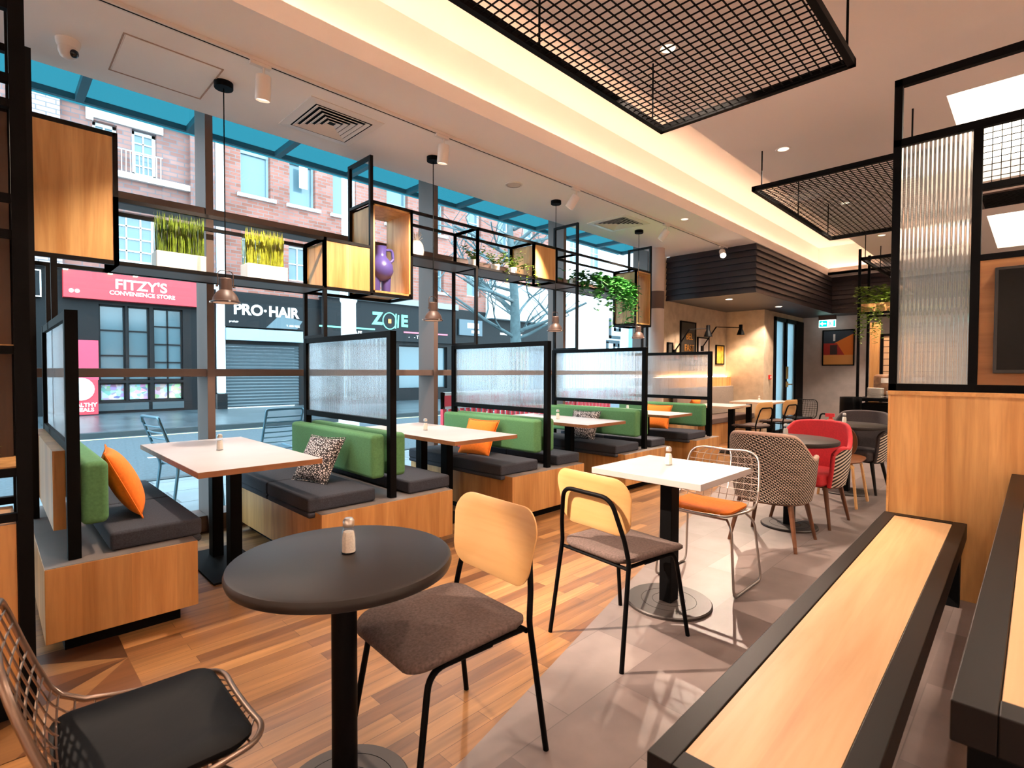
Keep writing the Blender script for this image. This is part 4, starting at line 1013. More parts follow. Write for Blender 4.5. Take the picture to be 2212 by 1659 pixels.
track_spot('glaring track spotlight in front of the dark boarded soffit', 8.21, (5.0, 1.6, .3), 300)

def vent(label, x, y):
    t = thing('ceiling_vent', label, 'air vent', (x, y, ZC), 0, 'square ceiling vents')
    mb = MB(); mb.box(-.28, -.28, -.004, .28, .28, .0); mb.build('backing', M['black'], t)
    mb = MB()
    for a in (0, 1, 2, 3):
        Mx = Matrix.Rotation(a*PI/2, 4, 'Z')
        for p0_, p1_, z0_, z1_ in ((.30, .235, -.006, -.012),):
            mb.face([Mx @ Vector(v) for v in ((-p0_, -p0_, z0_), (p0_, -p0_, z0_), (p1_, -p1_, z1_), (-p1_, -p1_, z1_))])
            mb.face([Mx @ Vector(v) for v in ((-p0_, -p0_, 0), (p0_, -p0_, 0), (p0_, -p0_, z0_), (-p0_, -p0_, z0_))])
    fr = mb.build('frame', M['white'], t)
    for k in range(5):
        r0 = .222-k*.042; mb = MB()
        for a in range(4):
            Mx = Matrix.Rotation(a*PI/2, 4, 'Z'); mb.face([Mx @ Vector(v) for v in ((-r0, -r0, -.014), (r0, -r0, -.014), (r0-.026, -(r0-.026), -.004), (-(r0-.026), -(r0-.026), -.004))])
        mb.build('louvre', M['white'], t, solid=.003)
    return t
v0 = vent('large square four way ceiling vent above the first window mullion', 1.99, 4.05)
copy_tree(v0, (6.02, 4.02, ZC), None, 'smaller looking ceiling vent near the column')

cc = thing('security_camera', 'white dome security camera on the ceiling at upper left', 'security camera', (.38, 4.18, ZC))
mb = MB(); mb.lathe([(0, 0), (.062, 0), (.06, -.02), (.05, -.045), (0, -.05)], 28, cap=False); mb.build('base', M['white'], cc, smooth=40)
mb = MB(); mb.lathe([(0, .05), (.03, .045), (.048, .02), (.05, -.01), (.04, -.04), (.02, -.052), (0, -.055)], 24, (.0, 0, -.055), cap=False); mb.build('eyeball', M['white'], cc, smooth=60)
mb = MB(); mb.lathe([(0, .0), (.024, .002), (.022, .012), (0, .02)], 20, cap=False); l_ = mb.build('lens', mat('black_glass', '#08080a', .1), cc, smooth=60); l_.location = (.022, -.036, -.082); l_.rotation_euler = Vector((.5, -.75, -.35)).to_track_quat('Z', 'Y').to_euler()
hp = thing('ceiling_hatch', 'flush access hatch outlined on the ceiling behind the security camera', 'hatch', (.87, 4.11, ZC))
mb = MB(); mb.box(-.255, -.255, -.003, .255, .255, 0); mb.build('door_leaf', M['ceil'], hp)
mb = MB()
for a in ((-.27, -.27, .27, -.262), (-.27, .262, .27, .27), (-.27, -.262, -.262, .262), (.262, -.262, .27, .262)): mb.box(a[0], a[1], -.004, a[2], a[3], 0)
mb.build('frame', mat('hatch_edge', '#a98f80', .8), hp)
sp_ = thing('ceiling_speaker', 'round flush speaker disc on the ceiling between the second and third pendants', 'speaker', (4.0, 3.99, ZC))
mb = MB(); mb.lathe([(0, -.006), (.07, -.006), (.078, 0), (0, 0)], 32, cap=False); mb.build('grille', mat('grille_white', '#d3c6bd', .8), sp_, smooth=30)
mb = MB(); mb.lathe([(.078, -.008), (.092, -.007), (.095, 0), (.078, 0)], 32, cap=False); mb.build('ring', M['white'], sp_, smooth=30)

DL = ['recessed downlight seen through the far corner of the nearest mesh raft', 'recessed downlight in the middle of the nearest mesh raft', 'recessed downlight on the bare ceiling between the two mesh rafts', 'recessed downlight seen through the second mesh raft',
      'recessed downlight beyond the second mesh raft', 'recessed downlight above the foreground bench', 'recessed downlight above the half wall', 'recessed downlight near the far end of the ceiling', 'added fill downlight behind the left shelving unit, outside the view', 'added fill downlight behind the viewpoint on the light slot side', 'added fill downlight behind the viewpoint in the rear corner', 'added fill downlight over the hidden right wall, nearest the viewpoint', 'added fill downlight over the middle of the hidden right wall', 'added fill downlight over the hidden right wall, beyond the partition']
M['dl'] = emis('downlight_glow', (1, .74, .48), 1.0); M['dls'] = emis('soffit_glow', (1, .8, .6), 6)
def downlight(label, x, y, z=ZC, r=.045):
    t = thing('downlight', label, 'downlight', (x, y, z), 0, 'recessed downlights')
    mb = MB(); mb.lathe([(r, -.001), (r+.014, -.006), (r+.018, 0)], 28, cap=False); mb.build('bezel', M['white'], t, smooth=30)
    mb = MB(); mb.lathe([(0, -.002), (r, -.002), (r, -.001), (0, -.001)], 28, cap=False); mb.build('lens', M['dls'] if z < 3 else M['dl'], t)
    return t
for i, (x, y) in enumerate(DOWN): downlight(DL[i], x, y)  # those at the rear and hidden right wall are added to brighten the room
downlight('small recessed downlight beside the lighting track near the column', 6.46, 3.30)
spot('downlight_lamp', (6.46, 3.3, 3.27), (6.4, 3.4, 0), 120, 90, .3)
for i, (x, y, lab) in enumerate(((8.95, 3.75, 'bright downlight in the dark soffit nearest the column'), (10.6, 3.5, 'bright downlight in the dark soffit above the frosted door'))):
    downlight(lab, x, y, 2.539, .05); spot('soffit_lamp', (x, y, 2.53), (x, y+.3, 0), 120, 110, .4)

# glowing strips hidden behind the lip of the light slot
M['led'] = emis('warm_led', (1.0, .64, .42), 14)
t = thing('led_strip', 'warm light strip lying along the window side of the ceiling slot', 'light strip', (0, 3.19, 3.365)); mb = MB(); mb.box(-2.55, -.012, 0, 12.2, .012, .01); mb.build('diode_tape', M['led'], t)
t = thing('led_strip', 'warm light strip across the far end of the ceiling slot', 'light strip', (12.31, 0, 3.345)); mb = MB(); mb.box(-.012, 2.1, 0, .012, 3.08, .01); mb.build('diode_tape', M['led'], t)

# bright ceiling coffers beyond the half wall
M['coffer'] = emis('coffer_diffuser', (1.0, .86, .68), 1.9)
for x0, lab in ((4.9, 'large glowing ceiling panel seen above the reeded partition'), (9.0, 'glowing ceiling panel farther back above the television')):
    t = thing('ceiling_light', lab, 'ceiling light', (x0, 0, ZC), 0, 'glowing ceiling panels')
    mb = MB(); mb.box(.0, -2.6, .2, 2.45, .51, .215); mb.build('diffuser', M['coffer'], t)
t = thing('air_grille', 'dark linear air grille in the ceiling between the two glowing panels', 'air vent', (8.2, -.4, ZC))
mb = MB(); mb.box(-.35, -1.2, -.012, .35, .93, 0); mb.build('frame', M['pend'], t)
mb = MB()
for k in range(12): mb.box(-.32+k*.055, -1.17, -.018, -.29+k*.055, .9, -.012)
mb.build('louvre', M['black'], t)

# suspended mesh rafts
def raft(label, x0, x1, y0=.70, y1=1.81):
    t = thing('mesh_raft', label, 'ceiling raft', ((x0+x1)/2, (y0+y1)/2, 2.885), 0, 'black wire mesh ceiling rafts'); a, b_ = (x1-x0)/2, (y1-y0)/2
    mb = MB(); f = .016
    mb.box(-a, -b_, 0, a, -b_+f*2, .04); mb.box(-a, b_-f*2, 0, a, b_, .04); mb.box(-a, -b_, 0, -a+f*2, b_, .04); mb.box(a-f*2, -b_, 0, a, b_, .04); mb.build('frame', M['black'], t)
    mb = MB(); n = int(2*a/.047)
    for k in range(1, n): x = -a+2*a*k/n; mb.box(x-.0028, -b_, .006, x+.0028, b_, .011)
    n = int(2*b_/.047)
    for k in range(1, n): y = -b_+2*b_*k/n; mb.box(-a, y-.0028, .011, a, y+.0028, .016)
    mb.build('mesh', M['black'], t)
    for s in (-1, 1):
        for xx in (-a+.2, 0, a-.13):
            mb = MB(); mb.tube([(xx, s*(b_-.012), .0), (xx, s*(b_-.012), .405)], .006, 6); mb.build('hanging_rod', M['black'], t)
    return t
raft('black wire mesh raft nearest the camera, hung across the light slot', .76, 3.20)
raft('second black wire mesh raft, cut by the partition frame', 4.76, 7.19)
raft('farthest black wire mesh raft above the hanging plants', 8.75, 11.2)

# ================================================================ shelf frame hung over the booths
M['frame'] = mat('bronze_black_frame', '#0e0a09', .5, spec=.15)
t = thing('display_shelf', 'tall black framed display shelf standing on the screens along the windows', 'shelf', (0, 0, 0))
y0, y1 = 4.25, 4.63; s_ = .026
X = [.20, .61, 2.02, 2.455, 2.88, 3.72, 4.60, 5.01, 5.43, 6.83, 7.24]
def fr_box(name, x0, x1, z0, z1, depth=True):
    mb = MB(); h_ = s_
    for y in (y0, y1):
        for z in (z0, z1): mb.box(x0, y-h_/2, z-h_/2, x1, y+h_/2, z+h_/2)
        for x in (x0, x1): mb.box(x-h_/2, y-h_/2, z0-h_/2, x+h_/2, y+h_/2, z1+h_/2)
    if depth:
        for x in (x0, x1):
            for z in (z0, z1): mb.box(x-h_/2, y0, z-h_/2, x+h_/2, y1, z+h_/2)
    mb.build(name, M['frame'], t)
fr_box('frame', .20, .61, 2.0, 2.82); fr_box('frame', .61, 2.02, 2.0, 2.41); fr_box('frame', 2.02, 2.455, 2.0, 2.41); fr_box('frame', 2.455, 2.88, 2.0, 2.82)
fr_box('frame', 2.88, 3.72, 2.41, 2.82); fr_box('frame', 3.72, 4.60, 2.41, 2.82); fr_box('frame', 4.60, 5.01, 2.41, 2.82); fr_box('frame', 5.01, 5.43, 2.41, 2.82); fr_box('frame', 5.43, 6.83, 2.41, 2.82); fr_box('frame', 6.83, 7.24, 2.0, 2.82)
h_ = .03
for x in (2.455, 5.43, 7.24):
    mb = MB(); zb = 2.0 if x != 5.43 else 2.41
    for y in (y0, y1): mb.box(x-h_/2, y-h_/2, zb, x+h_/2, y+h_/2, 3.225)
    mb.box(x-h_/2, y0+h_/2, 3.195, x+h_/2, y1-h_/2, 3.225); mb.build('upright', M['frame'], t)
mb = MB(); mb.box(.2-h_/2, y0-h_/2, .4125, .2+h_/2, y0+h_/2, 3.2); mb.box(.2-h_/2, y1-h_/2, 1.6, .2+h_/2, y1+h_/2, 3.2)
for z in (3.18, 2.62): mb.box(.2-.01, y0, z-.01, .2+.01, y1, z+.01)
mb.build('upright', M['frame'], t)
for x, zt in ((.30, 2.0), (2.02, 2.0), (3.70, 2.41), (5.43, 2.41)):
    mb = MB()
    for y in (y0, y1): mb.box(x-h_/2, y-h_/2, 1.588, x+h_/2, y+h_/2, zt)
    mb.box(x-h_/2, y0+h_/2, 1.588, x+h_/2, y1-h_/2, 1.612); mb.build('leg', M['frame'], t)
for x in (7.02, 7.16):
    mb = MB(); mb.box(x-h_/2, y0-h_/2, 1.588, x+h_/2, y0+h_/2, 2.0); mb.build('leg', M['frame'], t)
for a, b_, z in ((.62, 2.01, 2.0), (2.89, 3.71, 2.41), (3.73, 4.59, 2.41), (5.02, 5.42, 2.41), (5.44, 6.82, 2.41)):
    mb = MB(); mb.box(a, y0+.01, z-.008, b_, y1-.01, z+.012); mb.build('shelf_board', M['greyoak'], t)
mb = MB(); mb.box(.215, y0-.008, 2.015, .595, y0+.008, 2.805); mb.build('door_panel', M['oakshelf'], t)
mb = MB(); mb.box(2.035, y0-.008, 2.015, 2.44, y0+.008, 2.395); mb.box(2.035, y0+.01, 2.015, 2.047, y1, 2.395); mb.build('cube_panel', M['oakshelf'], t)
mb = MB(); mb.box(4.615, y0-.008, 2.425, 4.995, y0+.008, 2.805); mb.box(4.615, y0+.01, 2.425, 4.627, y1, 2.805); mb.build('cube_panel', M['oakshelf'], t)
mb = MB(); 
for a in ((2.47, 2.015, 2.488, 2.805), (2.848, 2.015, 2.866, 2.805)): mb.box(a[0], y0-.01, a[1], a[2], y1, a[3])
mb.box(2.47, y0-.01, 2.015, 2.866, y1, 2.033); mb.box(2.47, y0-.01, 2.787, 2.866, y1, 2.805); mb.build('open_box', M['oakshelf'], t)
mb = MB(); mb.box(6.845, y0-.01, 2.015, 6.863, y1, 2.805); mb.box(7.21, y0-.01, 2.015, 7.225, y1, 2.805); mb.box(6.845, y0-.01, 2.015, 7.225, y1, 2.033); mb.box(6.845, y0-.01, 2.787, 7.225, y1, 2.805); mb.build('open_box', M['oakshelf'], t)

# planters of upright grass
def grass_planter(label, x, seed):
    t = thing('grass_planter', label, 'planter', (x, 4.43, 2.0125), 0, 'white planters of upright grass'); rnd = random.Random(seed)
    mb = MB(); mb.box(-.155, -.08, 0, .155, .08, .13); mb.build('pot', M['paper'], t, bevel=.004)
    mb = MB()
    for k in range(300):
        x_, y_ = rnd.uniform(-.145, .145), rnd.uniform(-.07, .07); h = rnd.uniform(.36, .43); a = rnd.uniform(0, PI); w = .0032; lx, ly = rnd.uniform(-.012, .012), rnd.uniform(-.012, .012)
        c, s = math.cos(a)*w, math.sin(a)*w
        mb.face([(x_-c, y_-s, .12), (x_+c, y_+s, .12), (x_+lx+c*.8, y_+ly+s*.8, .12+(h-.12)*.8), (x_+lx-c*.8, y_+ly-s*.8, .12+(h-.12)*.8)])
        mb.face([(x_+lx-c*.8, y_+ly-s*.8, .12+(h-.12)*.8), (x_+lx+c*.8, y_+ly+s*.8, .12+(h-.12)*.8), (x_+lx*1.6, y_+ly*1.6, h)])
    g = mb.build('grass', mat('grass_blade_%d' % seed, '#9aa32a' if seed == 2 else '#6f8a22', .6, noise=.5, nscale=35), t, recalc=False); tag(g, kind='stuff')
grass_planter('left white planter of upright green grass on the display shelf', 1.005, 1)
grass_planter('right white planter with yellower grass on the display shelf', 1.60, 2)

# purple vase with two legs and an ear handle
t = thing('vase', 'purple two legged vase with a loop handle inside the oak box', 'vase', (2.655, 4.42, 2.0335))
mb = MB(); mb.lathe([(.0, .12), (.05, .12), (.095, .16), (.118, .21), (.112, .27), (.08, .32), (.055, .345), (.05, .37), (.052, .43), (.058, .445), (.05, .447), (.042, .43), (.04, .36), (0, .36)], 36, cap=False); mb.build('body', M['purple'], t, smooth=60)
for s in (-1, 1):
    mb = MB(); mb.lathe([(.0, 0), (.036, 0), (.04, .02), (.046, .12), (.05, .18), (.03, .22), (0, .23)], 24, (s*.056, 0, 0), cap=False); mb.build('leg', M['purple'], t, smooth=60)
mb = MB(); mb.tube(fillet([(.05, -.0, .42), (.125, -.0, .43), (.135, -.0, .33), (.085, 0, .30)], .05, 7), .014, 10); mb.build('handle', M['purple'], t, smooth=60)

# white pineapple ornament
t = thing('pineapple_ornament', 'white pineapple ornament on the shelf right of the purple vase', 'ornament', (3.06, 4.42, 2.4225))
mb = MB(); mb.lathe([(0, 0), (.05, 0), (.066, .03), (.075, .08), (.066, .14), (.045, .175), (0, .18)], 20, cap=False); mb.build('fruit', mat('white_ceramic', '#efe9e4', .35, bump=.5, nscale=60), t, smooth=50)
mb = MB()
for k in range(14):
    a = k*2.4; r_ = .02+.028*(k/14); z = .175+.09*(1-k/14)
    mb.face([(.012*math.cos(a+.9), .012*math.sin(a+.9), .172), (.012*math.cos(a-.9), .012*math.sin(a-.9), .172), (r_*1.5*math.cos(a), r_*1.5*math.sin(a), z+.04)])
mb.build('crown', M['paper'], t, solid=.004)

# trailing plants
def leafmesh(mb, p, size, rnd, n=None):
    a = rnd.uniform(0, 2*PI); e = rnd.uniform(-.9, .4); d = Vector((math.cos(a), math.sin(a), e)).normalized(); s = d.cross(Vector((0, 0, 1))).normalized()*size*.5
    u = s.cross(d)*.25; q = p + d*size
    mb.face([p, p+d*size*.3+s, p+d*size*.55+s*.55, q, p+d*size*.5-u*.0+u*.6]); mb.face([p, p+d*size*.5+u*.6, q, p+d*size*.55-s*.55, p+d*size*.3-s])
t = thing('ivy_plant', 'large trailing ivy spilling over the right end of the display shelf', 'plant', (6.28, 4.36, 2.4225)); rnd = random.Random(5)
mb = MB(); mb.lathe([(.05, 0), (.062, .12), (.056, .12), (.045, .01)], 20, (-.72, .05, 0)); mb.lathe([(.05, 0), (.062, .12), (.056, .12), (.045, .01)], 20, (.1, .05, 0)); mb.lathe([(.05, 0), (.062, .12), (.056, .12), (.045, .01)], 20, (.42, .05, 0)); mb.build('pot', M['paper'], t, smooth=30)
mb = MB(); stems = MB()
for k in range(46):
    x = rnd.choice([-.68, -.45, -.2, .05, .2, .35, .45]) + rnd.uniform(-.16, .16); top = Vector((x, rnd.uniform(-.05, .05), rnd.uniform(.08, .22)))
    over = Vector((x+rnd.uniform(-.1, .1), rnd.uniform(-.17, -.1), rnd.uniform(.05, .15))); L_ = rnd.choice([.12, .2, .3, .42, .5]) * (1.1 if x > -.3 else .75)
    end = over + Vector((rnd.uniform(-.06, .06), rnd.uniform(-.04, .04), -L_)); pts = [top, (top+over)/2+Vector((0, 0, .05)), over, (over+end)/2+Vector((rnd.uniform(-.03, .03), 0, 0)), end]
    pts = fillet(pts, .06, 3); stems.tube(pts, .0022, 4)
    for p in pts:
        for q in range(2): leafmesh(mb, p+Vector((rnd.uniform(-.025, .025), rnd.uniform(-.025, .025), rnd.uniform(-.02, .02))), rnd.uniform(.045, .085), rnd)
for k in range(340):
    leafmesh(mb, Vector((rnd.choice([-.7, -.2, 0, .2, .4]) + rnd.gauss(0, .11), rnd.uniform(-.14, .1), rnd.uniform(.05, .23))), rnd.uniform(.05, .09), rnd)
stems.build('stem', M['leaf'], t); tag(mb.build('foliage', M['leaf'], t, recalc=False), kind='stuff')

def shelf_plant(label, x, seed, trail):
    t = thing('potted_plant', label, 'plant', (x, 4.42, 2.4225), 0, 'small potted plants on the display shelf'); rnd = random.Random(seed)
    mb = MB(); mb.lathe([(0, 0), (.042, 0), (.052, .1), (.046, .1), (.04, .01)], 20, cap=False); mb.build('pot', M['paper'], t, smooth=30)
    mb = MB()
    for k in range(26):
        a = rnd.uniform(0, 2*PI); L_ = rnd.uniform(.1, .22); d = Vector((math.cos(a)*.5, math.sin(a)*.5, 1)).normalized()
        for j in range(7):
            p = Vector((0, 0, .09)) + d*L_*j/6 + Vector((math.cos(a), math.sin(a), 0))*.05*(j/6)**2; leafmesh(mb, p, .035, rnd)
    if trail:
        for k in range(trail):
            x_ = rnd.uniform(-.05, .2); p = Vector((x_*.4, -.08, .1))
            for j in range(26): p = p + Vector((x_*.05+rnd.uniform(-.008, .008), -.008 if j < 16 else 0, -.02 if j > 12 else .002)); leafmesh(mb, p, .03, rnd)
    tag(mb.build('foliage', M['fern'], t, recalc=False), kind='stuff')
shelf_plant('small fern in a pot beside the shelf upright, left of the other two', 3.80, 21, 0)
shelf_plant('small trailing fern in the middle of the display shelf', 4.14, 22, 3)
shelf_plant('small trailing fern next to the oak cube on the shelf', 4.42, 23, 4)
# ================================================================ left edge shelving
t = thing('shelving_unit', 'black framed shelving unit with oak panels cut by the left edge', 'shelf', (0, 0, 0))
xl, xr, ya, yb = -1.3, .095, 2.66, 3.02
for x in (xl, -.62, xr):
    for y in (ya, yb):
        mb = MB(); mb.box(x-.022, y-.022, 0, x+.022, y+.022, ZC); mb.build('post', M['black'], t)
mb = MB()
for z in (2.86, 2.62, 2.36, 2.27, 1.93, 1.80, 1.38, .93, .765):
    for y in (ya, yb): mb.box(xl, y-.015, z-.015, xr, y+.015, z+.015)
    mb.box(xr-.012, ya, z-.015, xr+.012, yb, z+.015)
mb.build('rail', M['black'], t)
mb = MB(); mb.box(xl, yb-.04, .95, xr-.02, yb-.02, 2.35); mb.build('back_panel', M['darkpanel'], t)
for z in (1.38, .93): mb = MB(); mb.box(xl, ya+.01, z-.005, xr-.01, yb-.02, z+.02); mb.build('shelf_board', M['oakshelf'], t)
mb = MB(); mb.box(xl, ya-.005, .13, xr-.025, yb, .74); mb.build('cabinet', M['oak'], t)
mb = MB(); mb.box(xl, ya+.03, 0, xr-.03, yb, .13); mb.build('plinth', M['black'], t)
t = thing('potted_plant', 'small leafy plant on the left edge shelving unit', 'plant', (-.03, 2.80, .951)); rnd = random.Random(3)
mb = MB(); mb.lathe([(0, 0), (.03, 0), (.036, .05), (0, .05)], 16, cap=False); mb.build('pot', M['paper'], t, smooth=30)
mb = MB()
for k in range(24): leafmesh(mb, Vector((0, 0, .05)), .07, rnd)
mb.build('foliage', M['fern'], t, recalc=False)

# ================================================================ partition at the right
PX = 3.95
t = thing('partition', 'oak half wall carrying a black frame with reeded glass and mesh panels', 'partition', (PX, 0, 0))
mb = MB(); mb.box(.0, -2.2, 0.0, .14, .645, 1.172); mb.build('oak_base', M['oak'], t)
mb = MB(); mb.box(-.006, -2.2, 1.172, .146, .66, 1.196); mb.box(-.004, .645, 0, .144, .657, 1.172); mb.build('cap_trim', M['oakh'], t)
b_ = .042; x0, x1 = .03, .03+b_
mb = MB()
mb.box(x0, .622, 1.196, x1, .664, 3.10); mb.box(x0, -2.2, 3.055, x1, .664, 3.10)
mb.box(x0, -2.2, 2.69, x1, .664, 2.735); mb.box(x0, -2.2, 1.196, x1, .664, 1.24)
mb.box(x0, .248, 1.24, x1, .290, 2.69)
mb.box(x0, -2.2, 2.335, x1, .25, 2.372); mb.box(x0, -2.2, 1.94, x1, .25, 1.975)
for y in (-.75, -1.5): mb.box(x0, y, 1.24, x1, y+.042, 3.06)
mb.build('frame', M['black'], t, bevel=.002)
mb = MB(); N = 16; nn = N*8
ys, ye = .29, .622
P0 = [mb.bm.verts.new((x0+.014-.0034*(1-math.cos(2*PI*i/8)), ys+(ye-ys)*i/nn, 1.24)) for i in range(nn+1)]
P1 = [mb.bm.verts.new((v.co.x, v.co.y, 2.69)) for v in P0]
for i in range(nn): mb.bm.faces.new((P0[i+1], P0[i], P1[i], P1[i+1]))
mb.bm.faces.new([mb.bm.verts.new(p) for p in ((x0+.024, ys, 1.24), (x0+.024, ye, 1.24), (x0+.024, ye, 2.69), (x0+.024, ys, 2.69))])
mb.build('reeded_pane', M['reed2'], t, smooth=60, recalc=False)
mb = MB()
for k in range(1, 26): y = .248-k*.038; mb.box(x0+.018, y-.0018, 2.372, x0+.022, y+.0018, 2.69)
for k in range(1, 9): z = 2.372+k*.0353; mb.box(x0+.022, -.75, z-.0018, x0+.026, .248, z+.0018)
mb.build('mesh_panel', M['black'], t)
mb = MB(); mb.box(x0+.005, -2.2, 1.24, x0+.035, .248, 1.94); mb.build('oak_panel', wood('oak_panel_wood', '#8f5f38', '#b07a48', 'Y', 1.0, .5), t)
tv = thing('television', 'black flat television screen on the oak panel at the right edge', 'television', (PX, 0, 0))
mb = MB(); mb.box(-.03, -.75, 1.305, .034, .182, 1.885); mb.build('body', mat('tv_black_plastic', '#0c0c0d', .35), tv, bevel=.004)
mb = MB(); mb.box(-.0315, -.735, 1.325, -.0301, .167, 1.87); mb.build('screen', mat('tv_screen', '#030304', .25, spec=.15), tv)

# bench and table along the partition
def framed_top(label, name, cat, loc, rz, L_, W_, h, fr, deep, panel_legs):
    t = thing(name, label, cat, loc, rz); a, c = L_/2, W_/2
    mb = MB(); mb.box(-a, -c, h-deep, a, -c+fr, h); mb.box(-a, c-fr, h-deep, a, c, h); mb.box(-a, -c+fr, h-deep, -a+fr, c-fr, h); mb.box(a-fr, -c+fr, h-deep, a, c-fr, h); mb.build('frame', M['blackw'], t, bevel=.003)
    mb = MB(); mb.box(-a+fr+.002, -c+fr+.002, h-.035, a-fr-.002, c-fr-.002, h-.004); mb.build('top_board', wood(name+'_board', '#c79a6c', '#dcb487', 'X', 1.0, .4, ('Y', .115), .92), t)
    for s in (-1, 1):
        mb = MB(); x = s*(a-.06-fr/2); mb.box(x-.04, -c+.02, 0, x+.04, -c+.02+panel_legs, h-deep); mb.build('leg', M['black'], t)
        mb = MB(); mb.box(x-.04, c-.02-panel_legs, 0, x+.04, c-.02, h-deep); mb.build('leg', M['black'], t)
    return t
framed_top('long low bench with oak boards in a dark frame, lower right foreground', 'bench', 'bench', (2.49, .442, 0), R(1.0), 2.88, .39, .45, .06, .09, .06)
framed_top('higher table with oak board in a dark frame, cut by the right edge', 'dining_table', 'table', (2.54, -.29, 0), 0, 2.80, .77, .76, .06, .07, .62)

# ================================================================ plaster niche
t = thing('banquette_bench', 'brown upholstered bench with an oak base built into the plaster niche', 'bench', (0, 0, 0))
mb = MB(); mb.box(8.5, 4.06, .0, 10.89, 4.6, .38); mb.build('base', M['oak'], t)
mb = MB(); mb.box(8.5, 4.02, .38, 10.89, 4.45, .48); mb.build('seat_cushion', M['brownfab'], t, bevel=.015)
mb = MB(); mb.box(8.5, 4.44, .48, 10.89, 4.53, 1.02); mb.build('backrest', mat('grey_brown_upholstery', '#877b70', .9, noise=.1, nscale=60), t, bevel=.015)
mb = MB(); mb.box(8.43, 4.50, 1.02, 10.89, 4.615, 1.20); mb.build('ledge', M['oakshelf'], t)
t = thing('led_strip', 'glowing light strip on the ledge above the niche bench', 'light strip', (0, 4.60, 1.2005)); mb = MB(); mb.box(8.45, -.012, 0, 10.88, .012, .008); mb.build('diode_tape', emis('niche_led', (1, .62, .32), 26), t)
pillow('small orange pillow on the niche bench behind the last screen', (8.85, 4.32, .66), R(90), R(-20), .36, M['orange'], 'orange pillows')
booth_table('white table at the front of the plaster niche, beside the last screen', 8.50, 3.35, 4.02, .80, 'niche_table', 'white tables in the niche', M['plyedge'])
booth_table('white table at the rear of the plaster niche near the frosted door', 10.15, 3.30, 4.02, .95, 'niche_table', 'white tables in the niche', M['plyedge'])

def picture(label, x0, x1, z0, z1, par_mat, y=4.62, fr=.025):
    t = thing('framed_picture', label, 'picture', ((x0+x1)/2, y, 0)); a = (x1-x0)/2; mb = MB()
    mb.box(-a, -.03, z0, -a+fr, -.002, z1); mb.box(a-fr, -.03, z0, a, -.002, z1); mb.box(-a, -.03, z0, a, -.002, z0+fr); mb.box(-a, -.03, z1-fr, a, -.002, z1); mb.build('frame', M['black'], t)
    mb = MB(); mb.box(-a+fr, -.018, z0+fr, a-fr, -.004, z1-fr); return t, mb.build('print', par_mat, t)
t, p = picture('tall black poster with gold BEL FAST lettering in the niche', 8.90, 9.50, 1.32, 2.23, mat('poster_black', '#1d1b18', .5))
gold = mat('gold_letters', '#b07a33', .4, .3)
text('BEL', 'lettering', .17, (.04, -.02, 1.95), gold, p, bold=.002); text('FAST', 'lettering', .17, (.04, -.02, 1.74), gold, p, bold=.002)
t, p = picture('framed pale print between the two niche lamps', 9.58, 10.07, 1.42, 1.97, M['paper'])
mb = MB(); mb.face([(-.2, -.02, 1.46), (.1, -.02, 1.46), (-.2, -.02, 1.62)]); mb.build('print_shapes', mat('print_mauve', '#7f6f78', .7), p)
t, p = picture('narrow framed yellow print in the niche corner', 10.39, 10.77, 1.45, 1.85, mat('print_yellow', '#c3992f', .7, noise=.45, nscale=9))
t, p = picture('small framed print with orange shape beside the column', 8.44, 8.62, 1.50, 1.82, mat('print_dark', '#3a3632', .7))
mb = MB(); mb.face([(-.06, -.019, 1.53), (.06, -.019, 1.53), (.06, -.019, 1.6), (-.06, -.019, 1.66)]); mb.build('print_shapes', mat('print_orange', '#e0541c', .7), p)
def wall_lamp(label, x, z, xa):
    t = thing('wall_lamp', label, 'lamp', (x, 4.20, z), 0, 'black arm lamps in the niche')
    mb = MB(); mb.lathe([(.075, 0), (.045, .09), (.034, .11), (.034, .2), (0, .205)], 24, cap=False); mb.build('shade', M['black'], t, smooth=40)
    mb = MB(); mb.lathe([(0, .012), (.066, .012), (.066, .016), (0, .016)], 20, cap=False); mb.build('bulb', M['glow'], t)
    mb = MB(); mb.tube([(0, 0, .14), (xa, .18, .12)], .008, 6); mb.tube([(xa, .18, .12), (xa-.14, .38, -.26)], .011, 6); mb.tube([(xa+.02, .18, .12), (xa-.12, .38, -.26)], .006, 6); mb.build('arm', M['black'], t)
    mb = MB(); mb.box(xa-.17, .37, -.34, xa-.10, .418, -.24); mb.build('wall_bracket', M['black'], t)
    spot('wall_lamp_bulb', (x, 4.20, z+.005), (x, 4.2, 0), 25, 120, .4, WARM, .04)
wall_lamp('left black arm lamp in front of the BEL FAST poster', 9.15, 1.935, -.35)
wall_lamp('right black arm lamp reaching out from the niche corner', 10.60, 2.04, -.72)
t = thing('fire_call_point', 'small red fire call point beside the frosted door', 'fire alarm', (11.2, 3.86, 1.2)); mb = MB(); mb.box(-.045, -.035, -.045, .045, -.001, .045); mb.build('body', mat('call_point_red', '#cf2a22', .4), t, bevel=.005)
mb = MB(); mb.box(-.025, -.037, -.02, .025, -.035, .02); mb.build('window', M['paper'], t)

